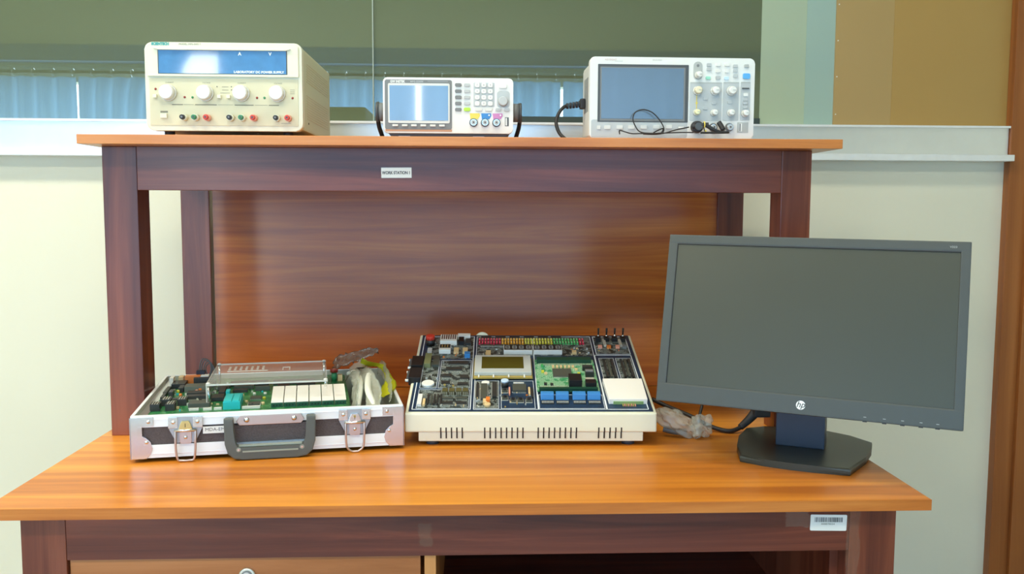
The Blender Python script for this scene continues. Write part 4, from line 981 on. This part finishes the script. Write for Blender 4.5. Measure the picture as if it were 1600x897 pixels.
# upper-left area
b = B(); b.cyl((.028, .322, Z), .0105, .014, m_black, 2, 20); b.cyl((.028, .322, .0148), .0098, .009, m_red, 2, 20, bev=.002)
for a in range(8): b.box(.028+.009*cos(a*pi/4)-.001, .028+.009*cos(a*pi/4)+.001, .322+.009*sin(a*pi/4)-.001, .322+.009*sin(a*pi/4)+.001, .0148, .0235, m_red)
plab(b.ob('control_knob', bo), 'red control knob')
b = B(); b.box(.050, .088, .318, .355, Z, .012, m_white, bev=.0006)
for q in range(7): b.box(.0525+q*.005, .0555+q*.005, .328, .353, .012, .0125, mat('brown_bar', (.12, .06, .04), .5) if q == 0 else bpy.data.materials['brown_bar'])
plab(b.ob('bar_display', bo), 'white block with dark bars')
C_('white_header', .089, .118, .350, .364, .010, m_white); C_('connector', .092, .104, .318, .345, .010, m_black); C_('connector', .108, .120, .318, .345, .006, m_chip)
b = B(); b.box(.050, .076, .272, .302, Z, .011, m_white, bev=.0006); b.box(.051, .075, .282, .301, .011, .0114, m_chip)
for q in range(3): b.box(.056+q*.006, .0575+q*.006, .285, .298, .0114, .0116, m_gold)
plab(b.ob('digit_display', bo), 'two-digit display in a white housing')
for x0 in (.083, .103, .155): 
    C_('relay', x0, x0+.011, .270 if x0 < .15 else .255, (.270 if x0 < .15 else .255)+.024, .006, m_cap, 'tan relay')
C_('relay', .348, .358, .268, .280, .006, m_cap, 'tan relay')
C_('trimmer', .108, .120, .250, .264, .010, m_blue, 'blue trimmer'); C_('crystal', .024, .034, .270, .292, .006, m_ltgrey); C_('heat_sink', .022, .036, .200, .255, .010, mat('olive_sink', (.20, .22, .10), .5)); C_('chip', .040, .054, .205, .255, .005, m_chipg)
b = B(); b.cyl((.037, .118, Z), .013, .006, m_white, 2, 28, bev=.001); plab(b.ob('round_cap', bo), 'larger round white button'); 
b = B(); b.cyl((.156, .122, Z), .0085, .005, m_white, 2, 24, bev=.001); plab(b.ob('round_cap', bo), 'smaller round white button')
ic(.075, .118, .212, .226, bo, Z, .004); ic(.070, .105, .182, .196, bo, Z, .004); ic(.064, .084, .150, .162, bo, Z, .004); ic(.102, .120, .142, .158, bo, Z, .004); ic(.064, .082, .118, .128, bo, Z, .004); ic(.098, .120, .112, .122, bo, Z, .004)
for x0 in (.070, .098): ic(x0, x0+.022, .050, .058, bo, Z, .004, m_chipg); ic(x0, x0+.022, .030, .038, bo, Z, .004)
C_('white_header', .022, .030, .024, .068, .006, m_white); C_('white_header', .032, .037, .024, .050, .005, m_cap)
for k in range(5): C_('diode', .040+k*.0065, .0435+k*.0065, .030, .070, .0045, random.choice((m_chip, m_chipg)))
for k in range(4): C_('terminal', .069+k*.0138, .080+k*.0138, .072, .086, .010, mat('olive_terminal', (.10, .09, .03), .5) if k == 0 else bpy.data.materials['olive_terminal'])
b = B()
for k in range(4):
    for q in range(3): b.box(.0705+k*.0138+q*.0035, .0715+k*.0138+q*.0035, .0705, .0718, Z, .0085, m_pin)
b.ob('terminal_pins', bo)
# lower middle: chips and buttons
ic(.147, .160, .050, .115, bo, Z, .005, m_chipg, along='y'); ic(.137, .143, .060, .120, bo, Z, .004, m_chip, along='y'); ic(.170, .180, .060, .125, bo, Z, .004, m_chip, along='y')
C_('small_capacitor', .158, .166, .034, .048, .010, m_orange); C_('connector', .152, .160, .030, .046, .007, m_cap)
b = B(); b.cyl((.161, .026, Z), .0065, .006, m_cap, 2, 16, bev=.001); b.ob('small_capacitor', bo)
b = B(); b.cyl((.196, .112, Z), .0075, .011, m_chip, 2, 16); b.cyl((.196, .112, .0118), .0080, .004, mat('pale_blue_cap', (.55, .72, .90), .35), 2, 18, bev=.001); plab(b.ob('push_button', bo), 'push button with pale blue cap')
for x0, y0 in ((.190, .082), (.190, .050), (.206, .040), (.221, .040), (.238, .040)):
    b = B(); b.box(x0, x0+.012, y0, y0+.013, Z, .0055, m_chipg, bev=.0004); b.cyl((x0+.006, y0+.0065, .0055), .0035, .0025, m_black, 2, 12); b.box(x0-.001, x0+.013, y0-.0012, y0-.0002, Z, .002, m_pin); b.box(x0-.001, x0, y0, y0+.012, Z, .002, m_pin); b.box(x0+.012, x0+.013, y0, y0+.012, Z, .002, m_pin); b.ob('push_button', bo)
ic(.212, .240, .082, .110, bo, Z, .006, m_chipg); C_('white_header', .214, .236, .120, .124, .004, m_offwhite)
C_('small_capacitor', .244, .248, .070, .100, .005, m_cap); C_('small_capacitor', .250, .254, .060, .100, .004, m_chip); C_('small_capacitor', .204, .207, .070, .100, .005, m_salmon)
random.seed(5)
for k in range(88):
    rx = random.choice(((.022, .122, .02, .234), (.136, .184, .02, .135), (.186, .256, .018, .130), (.024, .126, .245, .350), (.136, .190, .250, .300), (.345, .392, .262, .305), (.404, .476, .280, .330)))
    x0 = random.uniform(rx[0], rx[1]-.006); y0 = random.uniform(rx[2], rx[3]-.006); s1, s2 = random.choice(((.0015, .005), (.004, .0015), (.0025, .0025)))
    m = random.choice((m_pin, m_pin, m_cap, m_chip, m_chipg, m_grey_print, m_ltgrey, m_orange if random.random() < .3 else m_gold))
    C_('small_part', x0, x0+s1, y0, y0+s2, random.uniform(.0015, .004), m, None, Z, .0002)
# connectors on the left edge
for y0, lab2 in ((.190, 'upper'), (.130, 'lower')):
    b = B(); b.box(-.005, .020, y0, y0+.048, -.006, .012, m_black, bev=.001); b.box(-.010, -.005, y0+.006, y0+.042, -.002, .008, m_dkgrey, bev=.0008)
    for q in (.003, .041): b.cyl((-.012, y0+q+.002, .003), .003, .008, m_offwhite, 0, 8)
    b.ob('side_connector', bo)
b = B(); b.cyl((0, 0, 0), .017, .012, m_cream, 1, 28, bev=.003); b.ob('rear_knob', K, (.145, yb_+.0035, zb_-.0115))

# ================================================================ MONITOR
MO = thing('monitor', 'black widescreen computer monitor, switched off, angled at the right of the desk', 'monitor', (1.386, .285, T0), (0, 0, -.4637))
off = Matrix.Rotation(.4637, 3, 'Z') @ Vector((1.342-1.386, .1542-.285, 0))
MW, MH = .51, .3131
ph = bpy.data.objects.new('screen_housing', None); COL.objects.link(ph); ph.parent = MO; ph.location = (off.x, off.y, .2642); ph.rotation_euler = (-.2358, .009, 0)
sx0, sx1, sz0, sz1 = -.2390, .2395, -.1228, .1395
b = B()
b.box(-MW/2, MW/2, 0, .028, -MH/2, sz0, m_monbez, bev=.0025); b.box(-MW/2, MW/2, 0, .028, sz1, MH/2, m_monbez, bev=.0025)
b.box(-MW/2, sx0, 0.0002, .028, sz0-.004, sz1+.004, m_monbez, bev=.0015); b.box(sx1, MW/2, 0.0002, .028, sz0-.004, sz1+.004, m_monbez, bev=.0015)
b.box(-MW/2+.003, MW/2-.003, .012, .03, -MH/2+.003, MH/2-.003, m_monbez)
b.prism([(-.20, -.125), (.20, -.125), (.20, .115), (-.20, .115)], .028, .052, m_blackm, 1, bev=.006)
b.ob('bezel', ph)
b = B(); b.box(sx0-.001, sx1+.001, .0030, .0120, sz0-.001, sz1+.001, m_monscr)
b.ob('screen', ph)
b = B(); b.box(sx0-.0005, sx1+.0005, .0006, .004, sz1-.0012, sz1+.001, m_black); b.box(sx0-.0008, sx0+.0008, .0006, .004, sz0, sz1, m_black); b.ob('screen_seam', ph)
b = B(); b.cyl((.0011, 0, -.1402), .0078, -.0008, m_monlogo, 1, 32); lg = b.ob('logo_badge', ph); lg['label'] = 'round white maker badge'
text('hp', .0145, lg, (.0011, -.0010, -.1395), m_monbez, name='logo_text', shear=.28, bold=.00015)
text('V223', .0045, ph, (.2280, -.0004, .1466), m_grey_print, name='model_text', sx=1.2)
for xb in (.1055, .136, .164, .192, .2169):
    b = B(); b.box(xb-.0035, xb+.0035, .002, .010, -MH/2-.0015, -MH/2+.0005, m_black, bev=.0004); b.ob('button', ph)
    b = B(); b.box(xb-.0022, xb+.0022, -.0003, 0, -.1502, -.1494, m_grey_print); b.ob('button_mark', ph)
b = B(); b.prism([(-.042, .012), (.048, .012), (.048, .215), (-.042, .215)], -.012, .030, m_monneck, 1, bev=.002); b.ob('neck', MO)
b = B(); b.box(-.045, .045, -.085, .015, .185, .255, m_blackm, bev=.004); b.ob('hinge', MO)
base = [(-.098, -.120), (-.05, -.128), (0, -.1315), (.05, -.130), (.106, -.126), (.126, -.03), (.132, .04), (.130, .095), (.085, .135), (.03, .158), (-.04, .158), (-.098, .138), (-.130, .105), (-.130, .03), (-.118, -.05)]
b = B(); b.prism([(x*.945+.004, y*.97-.002 if y > 0 else y) for x, y in base], 0, .013, m_monbase, 2, bev=.0045, seg=2, capbev=True); b.ob('stand_base', MO, (0, 0, .0), (0, 0, -.02))

# cables behind the monitor
c1 = thing('monitor_power_cable', 'black power cable lying behind the monitor stand with a moulded plug', 'cable', (0, 0, T0))
b = B(); b.tube([(1.150, .53, .052), (1.18, .51, .040), (1.225, .485, .024), (1.26, .45, .010), (1.290, .430, .0055), (1.315, .435, .010), (1.340, .445, .024), (1.360, .45, .046)], .0046, m_rubber, 10); b.ob('cable', c1)
b = B(); b.tube([(1.318, .436, .012), (1.338, .444, .026), (1.352, .447, .040)], lambda t: .007+.004*t, m_blackm, 10); b.box(1.344, 1.378, .425, .455, .034, .060, m_blackm, bev=.004); b.ob('plug', c1)
c2 = tag(B().tube([(1.246, .47, .070), (1.242, .462, .05), (1.232, .445, .030), (1.226, .436, .018), (1.235, .49, .006), (1.25, .56, .006)], .0032, m_rubber, 8).ob('signal_cable'), 'thin black cable hanging down into the clear plastic wrap', 'cable'); c2.location = (0, 0, T0)
pb = thing('plastic_sleeve', 'crumpled clear plastic sleeve with a knotted end lying under the monitor', 'plastic sleeve', (0, 0, T0))
o = crumple('sleeve_body', (1.178, .407, .030), (.048, .020, .020), m_film, .7, 21, (0, .42, -.25), squash=.2); o.parent = pb
o = crumple('sleeve_end', (1.224, .392, .025), (.024, .016, .022), m_film, .9, 33, (0, -.5, .5), squash=.2); o.parent = pb
b = B(); b.tube([(1.150, .412, .016), (1.172, .405, .012), (1.196, .398, .012)], .007, mat('grey_lead_inside', (.12, .12, .11), .4), 8); b.ob('lead_inside', pb)
